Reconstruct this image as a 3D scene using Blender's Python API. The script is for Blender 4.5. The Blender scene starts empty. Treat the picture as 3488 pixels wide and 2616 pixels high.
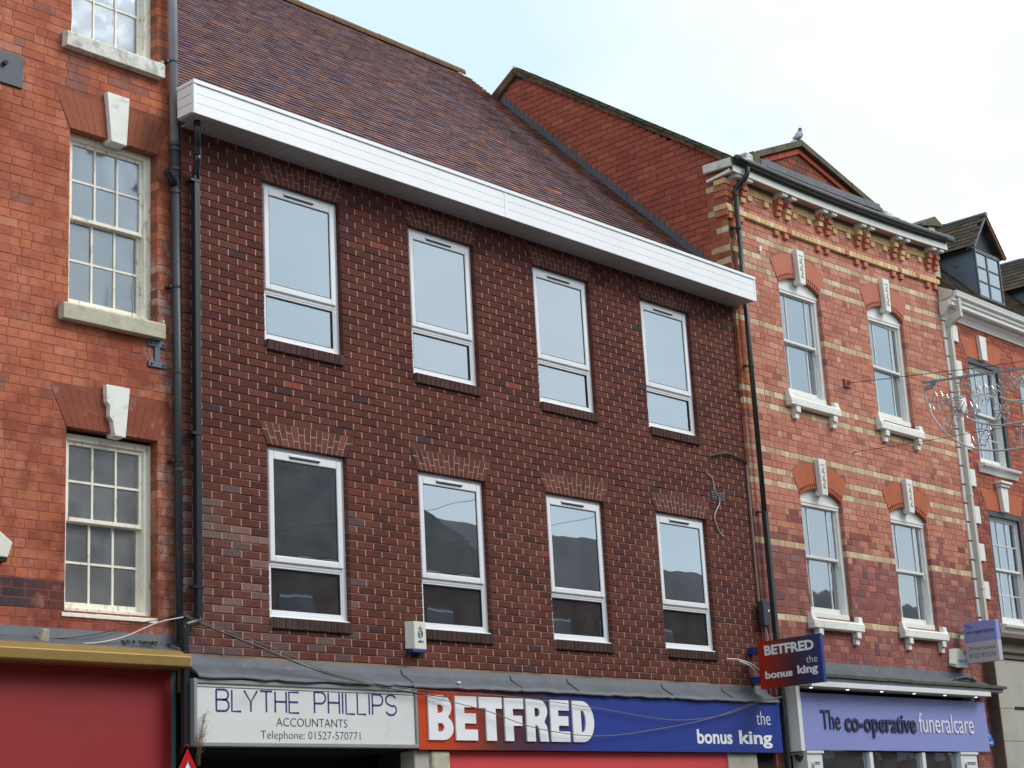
import bpy, math, random
from mathutils import Matrix, Vector
R = random.Random(7)
sc = bpy.context.scene
col = sc.collection

# ------------------------------------------------------------------ camera
YAW, PITCH, ROLL, FPX = 0.849666, 0.261457, -0.055305, 5978.19
CAM = Vector((-10.6719, -12.5304, 1.5687))
fw = Vector((math.sin(YAW)*math.cos(PITCH), math.cos(YAW)*math.cos(PITCH), math.sin(PITCH)))
rt = Vector((math.cos(YAW), -math.sin(YAW), 0)); up = rt.cross(fw)
r2 = math.cos(ROLL)*rt + math.sin(ROLL)*up
u2 = -math.sin(ROLL)*rt + math.cos(ROLL)*up
cd = bpy.data.cameras.new('camera'); cam = bpy.data.objects.new('camera', cd); col.objects.link(cam)
cd.sensor_width = 36.0; cd.lens = FPX/3488*36.0; cd.clip_start = 0.1; cd.clip_end = 2000
m = Matrix((r2, u2, -fw)).transposed().to_4x4(); m.translation = CAM
cam.matrix_world = m
sc.camera = cam

# ------------------------------------------------------------------ sky and light
SUN_EL, SUN_AZ = math.radians(42), math.radians(142)      # azimuth measured from +Y towards +X
w = bpy.data.worlds.new('World'); sc.world = w; w.use_nodes = True
nt = w.node_tree; nt.nodes.clear()
def nn(t, ty, **k):
    n = t.nodes.new(ty)
    for a, b in k.items(): setattr(n, a, b)
    return n
out = nn(nt, 'ShaderNodeOutputWorld'); bg = nn(nt, 'ShaderNodeBackground'); bg.inputs['Strength'].default_value = 0.1
sky = nn(nt, 'ShaderNodeTexSky'); sky.sky_type = 'NISHITA'; sky.sun_disc = False
sky.sun_elevation = SUN_EL; sky.sun_rotation = SUN_AZ; sky.air_density = 1.0; sky.dust_density = 2.0
tc = nn(nt, 'ShaderNodeTexCoord'); mp = nn(nt, 'ShaderNodeMapping'); mp.inputs['Scale'].default_value = (1.0, 1.0, 1.7)
nt.links.new(tc.outputs['Generated'], mp.inputs['Vector'])
nz = nn(nt, 'ShaderNodeTexNoise'); nz.inputs['Scale'].default_value = 2.3; nz.inputs['Detail'].default_value = 4; nz.inputs['Roughness'].default_value = 0.5
nt.links.new(mp.outputs[0], nz.inputs['Vector'])
cr = nn(nt, 'ShaderNodeValToRGB'); cr.color_ramp.elements[0].position = 0.34; cr.color_ramp.elements[1].position = 0.62
cr.color_ramp.elements[0].color = (6.2, 8.0, 8.6, 1); cr.color_ramp.elements[1].color = (9.4, 9.6, 9.8, 1)
dt = nn(nt, 'ShaderNodeVectorMath', operation='DOT_PRODUCT'); dt.inputs[1].default_value = Vector((.93, .25, .27)).normalized()
nt.links.new(tc.outputs['Generated'], dt.inputs[0])
mr = nn(nt, 'ShaderNodeMapRange'); mr.inputs[1].default_value = .82; mr.inputs[2].default_value = .99; mr.inputs[3].default_value = -.09; mr.inputs[4].default_value = .10
nt.links.new(dt.outputs['Value'], mr.inputs[0])
ad = nn(nt, 'ShaderNodeMath', operation='ADD'); nt.links.new(nz.outputs['Fac'], ad.inputs[0]); nt.links.new(mr.outputs[0], ad.inputs[1]); nt.links.new(ad.outputs[0], cr.inputs['Fac'])
mx = nn(nt, 'ShaderNodeMix', data_type='RGBA'); mx.inputs['Factor'].default_value = 0.86
nt.links.new(sky.outputs[0], mx.inputs['A']); nt.links.new(cr.outputs[0], mx.inputs['B'])
nt.links.new(mx.outputs['Result'], bg.inputs['Color']); nt.links.new(bg.outputs[0], out.inputs['Surface'])
sd = bpy.data.lights.new('sun', 'SUN'); sd.energy = 1.75; sd.angle = math.radians(28); sd.color = (1.0, 0.97, 0.93)
so = bpy.data.objects.new('sun', sd); col.objects.link(so)
to_sun = Vector((math.sin(SUN_AZ)*math.cos(SUN_EL), math.cos(SUN_AZ)*math.cos(SUN_EL), math.sin(SUN_EL)))
so.rotation_euler = to_sun.to_track_quat('Z', 'Y').to_euler(); so.location = (0, -20, 40)
vs = sc.view_settings; vs.view_transform = 'Standard'; vs.look = 'None'; vs.gamma = 1; vs.use_curve_mapping = False
vs.exposure = 0.38

# ------------------------------------------------------------------ helpers
def S(r, g, b, k=1.0):
    f = lambda c: (c/255/12.92 if c <= 10 else ((c/255+0.055)/1.055)**2.4)*k
    return (f(r), f(g), f(b))
def tag(o, label=None, cat=None, group=None, kind=None):
    if label: o['label'] = label
    if cat: o['category'] = cat
    if group: o['group'] = group
    if kind: o['kind'] = kind
    return o
def empty(name, loc, label, cat, group=None):
    o = bpy.data.objects.new(name, None); col.objects.link(o); o.location = loc; o.empty_display_size = .2
    return tag(o, label, cat, group)
def link(name, me, parent=None, M=None):
    o = bpy.data.objects.new(name, me); col.objects.link(o)
    if parent is not None:
        o.parent = parent
        if parent.type == 'EMPTY' and not parent.get('_local'):
            o.matrix_parent_inverse = Matrix.Translation(parent.location).inverted()
    if M is not None: o.matrix_basis = M
    return o
def copy_tree(o, parent, off):
    c = o.copy(); col.objects.link(c); c.parent = parent
    if parent is not None and parent == o.parent: c.matrix_parent_inverse = o.matrix_parent_inverse.copy()
    c.location = o.location + Vector(off)
    for ch in list(o.children):
        copy_sub(ch, c)
    return c
def copy_sub(o, parent):
    c = o.copy(); col.objects.link(c); c.parent = parent
    for ch in list(o.children): copy_sub(ch, c)
    return c
class MB:
    def __init__(s): s.v = []; s.f = []; s.c = []; s.cc = None; s.xf = None
    def add(s, vs_, fs_):
        n = len(s.v); s.v += [tuple(p) for p in vs_]; s.f += [tuple(i+n for i in q) for q in fs_]
        if s.cc is not None: s.c += [s.cc]*len(vs_)
        return s
    def box(s, x0, x1, y0, y1, z0, z1):
        if x0 > x1: x0, x1 = x1, x0
        if y0 > y1: y0, y1 = y1, y0
        if z0 > z1: z0, z1 = z1, z0
        return s.add([(x0,y0,z0),(x1,y0,z0),(x1,y1,z0),(x0,y1,z0),(x0,y0,z1),(x1,y0,z1),(x1,y1,z1),(x0,y1,z1)],
                     [(0,3,2,1),(4,5,6,7),(0,1,5,4),(1,2,6,5),(2,3,7,6),(3,0,4,7)])
    def prism(s, poly, axis, a, b):
        n = len(poly)
        A = sum(poly[i][0]*poly[(i+1) % n][1]-poly[(i+1) % n][0]*poly[i][1] for i in range(n))
        if A < 0: poly = poly[::-1]
        if a > b: a, b = b, a
        if axis == 'y': P = [(p, a, q) for p, q in poly]+[(p, b, q) for p, q in poly]; flip = False
        elif axis == 'x': P = [(a, p, q) for p, q in poly]+[(b, p, q) for p, q in poly]; flip = True
        else: P = [(p, q, a) for p, q in poly]+[(p, q, b) for p, q in poly]; flip = True
        F = [tuple(range(n)), tuple(range(2*n-1, n-1, -1))]+[(i, i+n, (i+1) % n+n, (i+1) % n) for i in range(n)]
        if flip: F = [tuple(reversed(q)) for q in F]
        return s.add(P, F)
    def tube(s, path, r, n=8, closed=False, cap=True):
        P = [Vector(p) for p in path]; k = len(P); vs_ = []; fs_ = []
        prev = None
        for i, p in enumerate(P):
            if closed: d = P[(i+1) % k]-P[i-1]
            else: d = P[min(i+1, k-1)]-P[max(i-1, 0)]
            d.normalize()
            if prev is None:
                a = Vector((0, 0, 1)) if abs(d.z) < .9 else Vector((1, 0, 0))
                e = d.cross(a).normalized()
            else:
                e = (prev-d*prev.dot(d)); e = e.normalized() if e.length > 1e-6 else d.orthogonal().normalized()
            prev = e; g = d.cross(e)
            rr = r[i] if isinstance(r, (list, tuple)) else r
            for j in range(n):
                t = 2*math.pi*j/n; vs_.append(p+(e*math.cos(t)+g*math.sin(t))*rr)
        for i in range(k if closed else k-1):
            for j in range(n):
                a = i*n+j; b = i*n+(j+1) % n; c2 = ((i+1) % k)*n+(j+1) % n; d2 = ((i+1) % k)*n+j
                fs_.append((a, b, c2, d2))
        if cap and not closed: fs_ += [tuple(range(n-1, -1, -1)), tuple(range((k-1)*n, k*n))]
        return s.add(vs_, fs_)
    def build(s, name, mat, parent=None, M=None, smooth=False, kind=None, bevel=0):
        vv = [s.xf(p) for p in s.v] if s.xf else s.v
        me = bpy.data.meshes.new(name); me.from_pydata(vv, [], s.f)
        if s.c:
            a = me.color_attributes.new('bcol', 'FLOAT_COLOR', 'POINT')
            a.data.foreach_set('color', [x for c in s.c for x in (c[0], c[1], c[2], 1.0)])
        me.materials.append(mat)
        if smooth: me.polygons.foreach_set('use_smooth', [True]*len(me.polygons))
        me.update()
        o = link(name, me, parent, M)
        if bevel:
            bv = o.modifiers.new('bevel', 'BEVEL'); bv.width = bevel; bv.segments = 2; bv.limit_method = 'ANGLE'; bv.angle_limit = math.radians(40)
        if kind: o['kind'] = kind
        return o
def arcpts(cx, cz, r, a0, a1, n):
    return [(cx+r*math.cos(math.radians(a0+(a1-a0)*i/n)), cz+r*math.sin(math.radians(a0+(a1-a0)*i/n))) for i in range(n+1)]
def smooth_path(P, n=6):
    P = [Vector(p) for p in P]; out_ = []
    for i in range(len(P)-1):
        a = P[max(i-1, 0)]; b = P[i]; c = P[i+1]; d = P[min(i+2, len(P)-1)]
        for j in range(n):
            t = j/n
            out_.append(.5*((2*b)+(c-a)*t+(2*a-5*b+4*c-d)*t*t+(-a+3*b-3*c+d)*t**3))
    out_.append(P[-1]); return out_

# ------------------------------------------------------------------ materials
def new_mat(name):
    m_ = bpy.data.materials.new(name); m_.use_nodes = True; t = m_.node_tree; t.nodes.clear()
    o = nn(t, 'ShaderNodeOutputMaterial'); b = nn(t, 'ShaderNodeBsdfPrincipled'); t.links.new(b.outputs[0], o.inputs['Surface'])
    return m_, t, b
def math_(t, op, a, b=None, clamp=False):
    n = nn(t, 'ShaderNodeMath', operation=op); n.use_clamp = clamp
    for i, x in enumerate((a, b)):
        if x is None: continue
        if isinstance(x, (int, float)): n.inputs[i].default_value = x
        else: t.links.new(x, n.inputs[i])
    return n.outputs[0]
def mixc(t, f, a, b, mode='MIX'):
    n = nn(t, 'ShaderNodeMix', data_type='RGBA', blend_type=mode)
    for k, x in (('Factor', f), ('A', a), ('B', b)):
        if isinstance(x, (int, float)): n.inputs[k].default_value = x
        elif isinstance(x, tuple): n.inputs[k].default_value = (*x[:3], 1)
        else: t.links.new(x, n.inputs[k])
    return n.outputs['Result']
def noise(t, scale, detail=3, rough=.55, vec=None, stretch=None):
    n = nn(t, 'ShaderNodeTexNoise'); n.inputs['Scale'].default_value = scale; n.inputs['Detail'].default_value = detail; n.inputs['Roughness'].default_value = rough
    if vec is None:
        g = nn(t, 'ShaderNodeNewGeometry'); vec = g.outputs['Position']
    if stretch:
        mp_ = nn(t, 'ShaderNodeMapping'); mp_.inputs['Scale'].default_value = stretch; t.links.new(vec, mp_.inputs['Vector']); vec = mp_.outputs[0]
    t.links.new(vec, n.inputs['Vector']); return n.outputs['Fac']
def ramp(t, f, p0, p1, c0=0.0, c1=1.0):
    n = nn(t, 'ShaderNodeMapRange'); n.clamp = True
    t.links.new(f, n.inputs[0]); n.inputs[1].default_value = p0; n.inputs[2].default_value = p1; n.inputs[3].default_value = c0; n.inputs[4].default_value = c1
    return n.outputs[0]
def bump(t, b, h, strength=.3, dist=.01):
    n = nn(t, 'ShaderNodeBump'); n.inputs['Strength'].default_value = strength; n.inputs['Distance'].default_value = dist
    t.links.new(h, n.inputs['Height']); t.links.new(n.outputs[0], b.inputs['Normal'])
def paint(name, c, rough=.5, var=.12, scale=6, bmp=.1, dirt=None, dscale=3, dth=(.55, .75), damt=.6, metal=0, stretch=None, spec=.5, fine=60):
    m_, t, b = new_mat(name)
    n1 = noise(t, scale, 4); n2 = noise(t, fine, 2)
    f = ramp(t, n1, .3, .7, 1-var, 1+var); f2 = ramp(t, n2, .3, .7, 1-var*.5, 1+var*.5)
    n = nn(t, 'ShaderNodeCombineColor')
    ff = math_(t, 'MULTIPLY', f, f2)
    for i in range(3): t.links.new(ff, n.inputs[i])
    cc = mixc(t, 1.0, c, n.outputs[0], 'MULTIPLY')
    if dirt is not None:
        d = ramp(t, noise(t, dscale, 6, .65, stretch=stretch), dth[0], dth[1], 0, damt)
        cc = mixc(t, d, cc, dirt)
    t.links.new(cc, b.inputs['Base Color']); b.inputs['Roughness'].default_value = rough; b.inputs['Metallic'].default_value = metal
    b.inputs['Specular IOR Level'].default_value = spec
    if bmp: bump(t, b, noise(t, fine*1.5, 3), bmp, .004)
    return m_
def posxyz(t):
    g = nn(t, 'ShaderNodeNewGeometry'); s = nn(t, 'ShaderNodeSeparateXYZ'); t.links.new(g.outputs['Position'], s.inputs[0]); return s.outputs
def brick_mat(name, single, rough=.9, speck=.25, stain=None, bmp=.5, gloss=None):
    m_, t, b = new_mat(name)
    if single:
        a = nn(t, 'ShaderNodeObjectInfo').outputs['Color']
    else:
        a = nn(t, 'ShaderNodeAttribute', attribute_name='bcol').outputs['Color']
    f = math_(t, 'MULTIPLY', ramp(t, noise(t, 22, 5, .65), .3, .7, .85, 1.15), ramp(t, noise(t, 160, 2), .35, .65, 1-speck, 1+speck))
    n = nn(t, 'ShaderNodeCombineColor')
    for i in range(3): t.links.new(f, n.inputs[i])
    cc = mixc(t, 1.0, a, n.outputs[0], 'MULTIPLY')
    if stain: cc = stain(t, cc)
    t.links.new(cc, b.inputs['Base Color']); b.inputs['Roughness'].default_value = rough; b.inputs['Specular IOR Level'].default_value = .25
    bump(t, b, noise(t, 90, 4, .7), bmp, .006)
    return m_
def stain_left(t, cc):            # salt blooms near the rainwater pipe and soot patches
    p = posxyz(t)
    nx = ramp(t, p[0], -2.0, -1.15); zz = ramp(t, p[2], 7.9, 7.2); keep = math_(t, 'MULTIPLY', nx, zz)
    zlow = ramp(t, p[2], 5.2, 5.9); mid = math_(t, 'ADD', math_(t, 'MULTIPLY', zlow, .25), .75)
    th = math_(t, 'SUBTRACT', noise(t, 7, 6, .7, stretch=(1, 1, .8)), math_(t, 'MULTIPLY', math_(t, 'SUBTRACT', 1.0, keep), .35))
    salt = math_(t, 'MULTIPLY', ramp(t, th, .47, .62, 0, .75), mid)
    cc = mixc(t, salt, cc, S(205, 190, 185))
    soot = ramp(t, noise(t, 1.6, 6, .65), .42, .66, 0, .75)
    cc = mixc(t, soot, cc, S(136, 60, 42))
    cc = mixc(t, math_(t, 'MULTIPLY', ramp(t, noise(t, 3.2, 5, .7), .52, .66, 0, .55), ramp(t, p[2], 6.4, 4.2)), cc, S(84, 44, 40))
    return mixc(t, ramp(t, noise(t, 4.5, 5, .7), .57, .70, 0, .35), cc, S(206, 150, 132))
def stain_brown(t, cc):
    p = posxyz(t)
    lowleft = math_(t, 'MULTIPLY', ramp(t, p[0], 1.0, -1.0), ramp(t, p[2], 5.2, 4.0))
    d = math_(t, 'MULTIPLY', ramp(t, noise(t, 3, 5, .65), .42, .62), lowleft)
    cc = mixc(t, math_(t, 'MULTIPLY', d, .28), cc, S(140, 115, 112))
    s2 = ramp(t, noise(t, 14, 3, .6), .70, .78, 0, .35)
    return mixc(t, s2, cc, S(150, 110, 95))
def stain_coop(t, cc):
    d = ramp(t, noise(t, 1.7, 5, .6), .52, .72, 0, .22)
    cc = mixc(t, d, cc, S(120, 60, 45))
    s2 = ramp(t, noise(t, 9, 4, .65), .66, .78, 0, .3)
    return mixc(t, s2, cc, S(215, 165, 150))
M = {}
for nme, st, gl in (('left', stain_left, .8), ('brown', stain_brown, .9), ('coop', stain_coop, .85), ('right', None, .9)):
    M[nme+'_s'] = brick_mat(nme+'_brick_loose', True, gl, .14 if nme != 'brown' else .22, st)
    M[nme+'_m'] = brick_mat(nme+'_brick_courses', False, gl, .14 if nme != 'brown' else .22, st)
def lichen(t, cc):
    return mixc(t, ramp(t, noise(t, 38, 3, .6), .70, .76, 0, .7), cc, S(190, 176, 180))
M['tile_s'] = brick_mat('clay_tile_loose', True, .8, .22, lichen, .4); M['tile_m'] = brick_mat('clay_tile_courses', False, .8, .22, lichen, .4)
def mossy(t, cc):
    d = ramp(t, noise(t, 7, 6, .7), .5, .62, 0, .75); return mixc(t, d, cc, S(78, 84, 48))
M['moss_tile_s'] = brick_mat('mossy_tile_loose', True, .9, .3, mossy, .8); M['moss_tile_m'] = brick_mat('mossy_tile_courses', False, .9, .3, mossy, .8)
def _mb():
    m_, t, b = new_mat('mortar_buff'); p = posxyz(t)
    cc = mixc(t, math_(t, 'MULTIPLY', ramp(t, p[2], 5.5, 5.1), ramp(t, noise(t, 2.5, 4), .3, .55)), S(104, 80, 68), S(158, 128, 112))
    t.links.new(cc, b.inputs['Base Color']); b.inputs['Roughness'].default_value = .95; bump(t, b, noise(t, 120, 3), .6, .004); return m_
M['mort_brown'] = _mb()
M['mort_left'] = paint('mortar_red', S(140, 80, 60), .95, .2, 9, .6, S(170, 130, 110), 6, (.6, .8))
M['mort_coop'] = paint('mortar_pink', S(150, 105, 88), .95, .15, 9, .6)
M['mort_right'] = paint('mortar_pale', S(178, 128, 110), .95, .15, 9, .6)
M['upvc'] = paint('white_plastic', S(236, 236, 240), .28, .02, 2, 0)
M['upvc_board'] = paint('white_plastic_cladding', S(243, 243, 246), .4, .03, 2, 0, S(200, 196, 190), 2.5, (.62, .8), .25)
M['soffit'] = paint('soffit_board', S(172, 166, 168), .5, .04, 2, 0)
M['black'] = paint('black_plastic', S(38, 40, 46), .3, .08, 5, 0)
M['gasket'] = paint('rubber_gasket', S(22, 24, 30), .5, .05, 5, 0)
M['grey_pipe'] = paint('grey_painted_iron', S(150, 152, 162), .5, .12, 4, .1, S(60, 64, 70), 3)
M['grey_pipe_dk'] = paint('dark_painted_iron', S(58, 64, 70), .45, .12, 4, .1)
M['cream'] = paint('old_cream_paint', S(246, 240, 224), .6, .05, 6, .3, S(126, 110, 90), 16, (.56, .66), .55, stretch=(1, 1, .4))
M['white_wood'] = paint('white_gloss_paint', S(232, 230, 226), .45, .04, 6, .15, S(150, 140, 128), 8, (.64, .74), .5)
M['white_stone'] = paint('white_painted_stone', S(236, 234, 228), .65, .05, 8, .4, S(120, 116, 104), 7, (.56, .72), .55, stretch=(1, 1, 1.8))
M['sill_stone'] = paint('weathered_sill_stone', S(190, 184, 162), .85, .12, 14, .6, S(80, 80, 66), 5, (.5, .72), .55)
M['sill_white'] = paint('peeling_white_sill', S(222, 220, 210), .8, .08, 14, .6, S(110, 108, 98), 8, (.48, .66), .6)
M['lead'] = paint('lead_sheet', S(88, 92, 100), .6, .14, 4, .35, S(128, 128, 132), 5, (.56, .72), .5, stretch=(1, 1, 2))
M['lead_dark'] = paint('lead_cheek', S(100, 114, 130), .5, .16, 2.5, .3, S(120, 130, 142), 2, (.5, .75), .6)
M['slate'] = paint('weathered_slate', S(86, 82, 76), .85, .2, 8, .6, S(70, 84, 44), 6, (.48, .62), .75)
M['verge'] = paint('verge_mortar', S(108, 82, 62), .95, .25, 10, .8, S(52, 48, 38), 6, (.5, .62), .8)
M['coping'] = paint('weathered_coping', S(100, 90, 74), .95, .25, 10, .8, S(58, 60, 40), 5, (.5, .65), .7)
M['gold'] = paint('gold_anodised_metal', S(168, 138, 84), .38, .05, 3, 0, S(110, 86, 44), 3, (.5, .8), .4, metal=.6)
M['red_panel'] = paint('red_fascia_panel', S(148, 36, 38), .5, .05, 2, 0)
M['red_panel2'] = paint('pinkish_red_panel', S(212, 66, 72), .45, .05, 2, 0)
M['teal'] = paint('teal_paint', S(88, 124, 130), .5, .1, 5, 0)
M['orange'] = paint('gauged_orange_brick', S(186, 98, 62), .8, .06, 9, .15, S(150, 74, 50), 4, (.5, .8), .4)
M['salmon'] = paint('gauged_salmon_brick', S(190, 112, 90), .8, .06, 9, .15, S(196, 104, 66), 4, (.55, .75), .45)
M['lint'] = paint('gauged_lintel_brick', S(158, 86, 62), .85, .12, 6, .2, S(112, 66, 58), 3, (.5, .66), .6)
M['lint3'] = paint('stained_lintel_render', S(138, 70, 50), .85, .12, 6, .2, S(196, 150, 140), 5, (.56, .7), .5)
M['grime'] = paint('dark_recess', S(34, 30, 28), .95, .1, 5, 0)  # near-black filler for recesses, backings and hidden blocks
M['iron'] = paint('dark_iron_plate', S(52, 62, 72), .5, .12, 6, .2, S(96, 102, 108), 8, (.6, .75), .4)
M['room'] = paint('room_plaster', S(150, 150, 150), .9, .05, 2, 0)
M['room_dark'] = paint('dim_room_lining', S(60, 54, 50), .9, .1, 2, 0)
M['reveal'] = paint('inner_reveal_plaster', S(250, 250, 250), .8, .03, 3, 0)
M['blind'] = paint('grey_window_lining', S(205, 205, 205), .9, .12, 3, 0)
M['sign_white'] = paint('white_sign_face', S(222, 222, 222), .4, .03, 2, 0, S(165, 165, 160), 2.5, (.55, .8), .35)
M['alu'] = paint('aluminium_trim', S(160, 160, 164), .4, .08, 3, 0, metal=.3)
M['navy'] = paint('navy_lettering', S(44, 54, 118), .5, .03, 2, 0)
M['darktext'] = paint('dark_indigo_lettering', S(50, 48, 82), .35, .03, 2, 0)
M['blacktext'] = paint('dark_grey_lettering', S(60, 60, 72), .5, .03, 2, 0)
M['whitetext'] = paint('white_lettering', S(240, 240, 244), .35, .02, 2, 0)
M['greytext'] = paint('pale_grey_lettering', S(158, 152, 170), .5, .03, 2, 0)
M['lilac'] = paint('lilac_sign_face', S(138, 144, 206), .45, .03, 2, 0)
M['lilac_dk'] = paint('lilac_sign_edge', S(92, 92, 150), .45, .05, 2, 0)
M['blue'] = paint('blue_bracket_paint', S(36, 60, 132), .4, .05, 2, 0)
M['shop_white'] = paint('white_shopfront_paint', S(226, 226, 226), .4, .04, 2, 0)
M['stone_pale'] = paint('pale_ashlar', S(176, 172, 160), .85, .07, 2.5, .4, S(140, 134, 120), 3, (.5, .75), .4)
M['stone_dark'] = paint('dirty_ashlar_return', S(112, 100, 88), .9, .12, 3, .4, S(70, 60, 52), 3, (.45, .7), .6)  # dirt plus the shade of the left-facing return, both put into the colour
M['alarm'] = paint('cream_alarm_plastic', S(226, 224, 210), .4, .03, 3, 0)
M['cable'] = paint('grey_cable', S(105, 102, 100), .6, .1, 8, 0)
M['cable_w'] = paint('white_cable', S(205, 200, 200), .6, .05, 8, 0)
M['cable_k'] = paint('black_cable', S(40, 40, 42), .6, .05, 8, 0)
M['tubing'] = paint('clear_rope_light', S(190, 186, 180), .25, .06, 8, 0)
M['tinsel'] = paint('silver_wire_mesh', S(190, 180, 178), .25, .2, 40, 0, metal=.7)
M['galv'] = paint('galvanised_steel', S(150, 150, 156), .45, .08, 8, 0, metal=.4)
M['signred'] = paint('road_sign_red', S(190, 22, 34), .35, .03, 2, 0)
M['asphalt'] = paint('asphalt', S(64, 64, 66), .9, .12, 5, .5)
M['paving'] = paint('paving_slab', S(128, 122, 114), .9, .1, 5, .4)
M['dry'] = paint('dry_plant', S(120, 92, 70), .9, .2, 9, 0)
M['green'] = paint('green_weed', S(46, 56, 34), .9, .2, 9, 0)
M['pig_grey'] = paint('pigeon_grey', S(150, 150, 165), .8, .1, 30, 0)
M['pig_dark'] = paint('pigeon_dark', S(92, 88, 116), .8, .1, 30, 0)
M['opp_brick'] = paint('opposite_brick', S(74, 44, 36), .9, .15, 4, 0)
M['opp_roof'] = paint('opposite_slate', S(40, 40, 43), .8, .5, 1.2, 0, S(74, 72, 74), 2, (.5, .62), .6, stretch=(.3, 3, 8))
M['opp_white'] = paint('opposite_white_paint', S(190, 190, 190), .8, .05, 4, 0)
M['engineering'] = None
def glass(name, fac, tint, rough=.01, wav=.02, tr=.85, wscale=1.6, film=.03, fcol=(.8, .8, .8)):
    m_ = bpy.data.materials.new(name); m_.use_nodes = True; t = m_.node_tree; t.nodes.clear()
    o = nn(t, 'ShaderNodeOutputMaterial'); g = nn(t, 'ShaderNodeBsdfGlossy'); tp = nn(t, 'ShaderNodeBsdfTransparent'); mxx = nn(t, 'ShaderNodeMixShader')
    g.inputs['Color'].default_value = (*tint, 1); g.inputs['Roughness'].default_value = rough; tp.inputs['Color'].default_value = (tr, tr, tr, 1)
    b = nn(t, 'ShaderNodeBump'); b.inputs['Strength'].default_value = 1.0; b.inputs['Distance'].default_value = wav
    t.links.new(noise(t, wscale, 2), b.inputs['Height']); t.links.new(b.outputs[0], g.inputs['Normal'])
    lw = nn(t, 'ShaderNodeFresnel'); lw.inputs['IOR'].default_value = 1.5
    f = math_(t, 'ADD', lw.outputs[0], fac, True)
    t.links.new(f, mxx.inputs[0]); t.links.new(tp.outputs[0], mxx.inputs[1]); t.links.new(g.outputs[0], mxx.inputs[2])
    df = nn(t, 'ShaderNodeBsdfDiffuse'); df.inputs['Color'].default_value = (*fcol, 1); m3 = nn(t, 'ShaderNodeMixShader')
    t.links.new(ramp(t, noise(t, 3, 6, .65), .3, .75, film*.4, film*1.6), m3.inputs[0]); t.links.new(mxx.outputs[0], m3.inputs[1]); t.links.new(df.outputs[0], m3.inputs[2]); t.links.new(m3.outputs[0], o.inputs['Surface'])
    return m_
M['glass'] = glass('double_glazing', .47, (.80, .89, 1.0), .01, .0022, .95, 1.1, .035)
M['glass_old'] = glass('old_dirty_glass', .16, (.84, .90, 1.0), .14, .01, .85, 1.6, .10)
M['glass_grey'] = glass('grey_dirty_glass', .04, (.9, .92, 1.0), .25, .01, .85, 1.6, .14)
M['glass_coop'] = glass('sash_glass', .38, (.80, .89, 1.0), .02, .004, .9, 1.3, .04)

# emissive fittings that are really lit in the photograph
def emis(name, c, s):
    m_ = bpy.data.materials.new(name); m_.use_nodes = True; t = m_.node_tree; t.nodes.clear()
    o = nn(t, 'ShaderNodeOutputMaterial'); e = nn(t, 'ShaderNodeEmission'); e.inputs[0].default_value = (*c, 1); e.inputs[1].default_value = s; t.links.new(e.outputs[0], o.inputs['Surface']); return m_
M['spot'] = emis('lit_spotlight', (1, .93, .88), 1.6); M['tube'] = emis('lit_tube', (1, 1, .75), 2.2)

# ------------------------------------------------------------------ brickwork
_bm = {}
def brick_verts(a0, a1, b0, b1, z0, z1, dep, ch, jit=0.0008, n=0.0):
    # a: bottom u range, b: top u range; local x=u, y=into wall, z up
    j = lambda: R.uniform(-jit, jit)
    O = [(a0, z0), (a1, z0), (b1, z1), (b0, z1)]
    cx = (a0+a1+b0+b1)/4; cz = (z0+z1)/2
    I = [(x+math.copysign(ch, cx-x)+j(), z+math.copysign(ch, cz-z)+j()) for x, z in O]
    V = [(x, -n+ch*.8, z) for x, z in O]+[(x, -n+j(), z) for x, z in I]+[(x, dep, z) for x, z in O]
    F = [(4, 5, 6, 7)]+[(i, (i+1) % 4, (i+1) % 4+4, i+4) for i in range(4)]+[(i, i+8, (i+1) % 4+8, (i+1) % 4) for i in range(4)]
    return V, F
def brick_mesh(l, h, dep, mat, ch=.004):
    k = (round(l, 3), round(h, 4), dep, mat.name, R.randrange(3))
    if k not in _bm:
        V, F = brick_verts(-l/2, l/2, -l/2, l/2, -h/2, h/2, dep, ch, .001)
        me = bpy.data.meshes.new('brick'); me.from_pydata(V, [], F); me.materials.append(mat); me.update(); _bm[k] = me
    return _bm[k]
class Rect:
    def __init__(s, x0, x1, z0, z1): s.a = (x0, x1, z0, z1)
    def span(s, z): return (s.a[0], s.a[1]) if s.a[2] < z < s.a[3] else None
class Trap:      # flat arch: bottom x0..x1 at z0, top x2..x3 at z1
    def __init__(s, x0, x1, z0, x2, x3, z1): s.a = (x0, x1, z0, x2, x3, z1)
    def span(s, z):
        x0, x1, z0, x2, x3, z1 = s.a
        if not z0 < z < z1: return None
        t = (z-z0)/(z1-z0); return (x0+(x2-x0)*t, x1+(x3-x1)*t)
class ArchHole:
    def __init__(s, xc, hw, z0, zs, zc, ro): s.xc, s.hw, s.z0, s.zs, s.zc, s.ro = xc, hw, z0, zs, zc, ro; s.k = hw/(zs-zc); s.zo = zc+ro/math.sqrt(1+s.k**2)
    def span(s, z):
        if not s.z0 < z < s.zc+s.ro: return None
        if z <= s.zs: d = s.hw
        elif z <= s.zo: d = s.k*(z-s.zc)
        else: d = math.sqrt(max(0, s.ro**2-(z-s.zc)**2))
        return (s.xc-d, s.xc+d)
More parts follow.
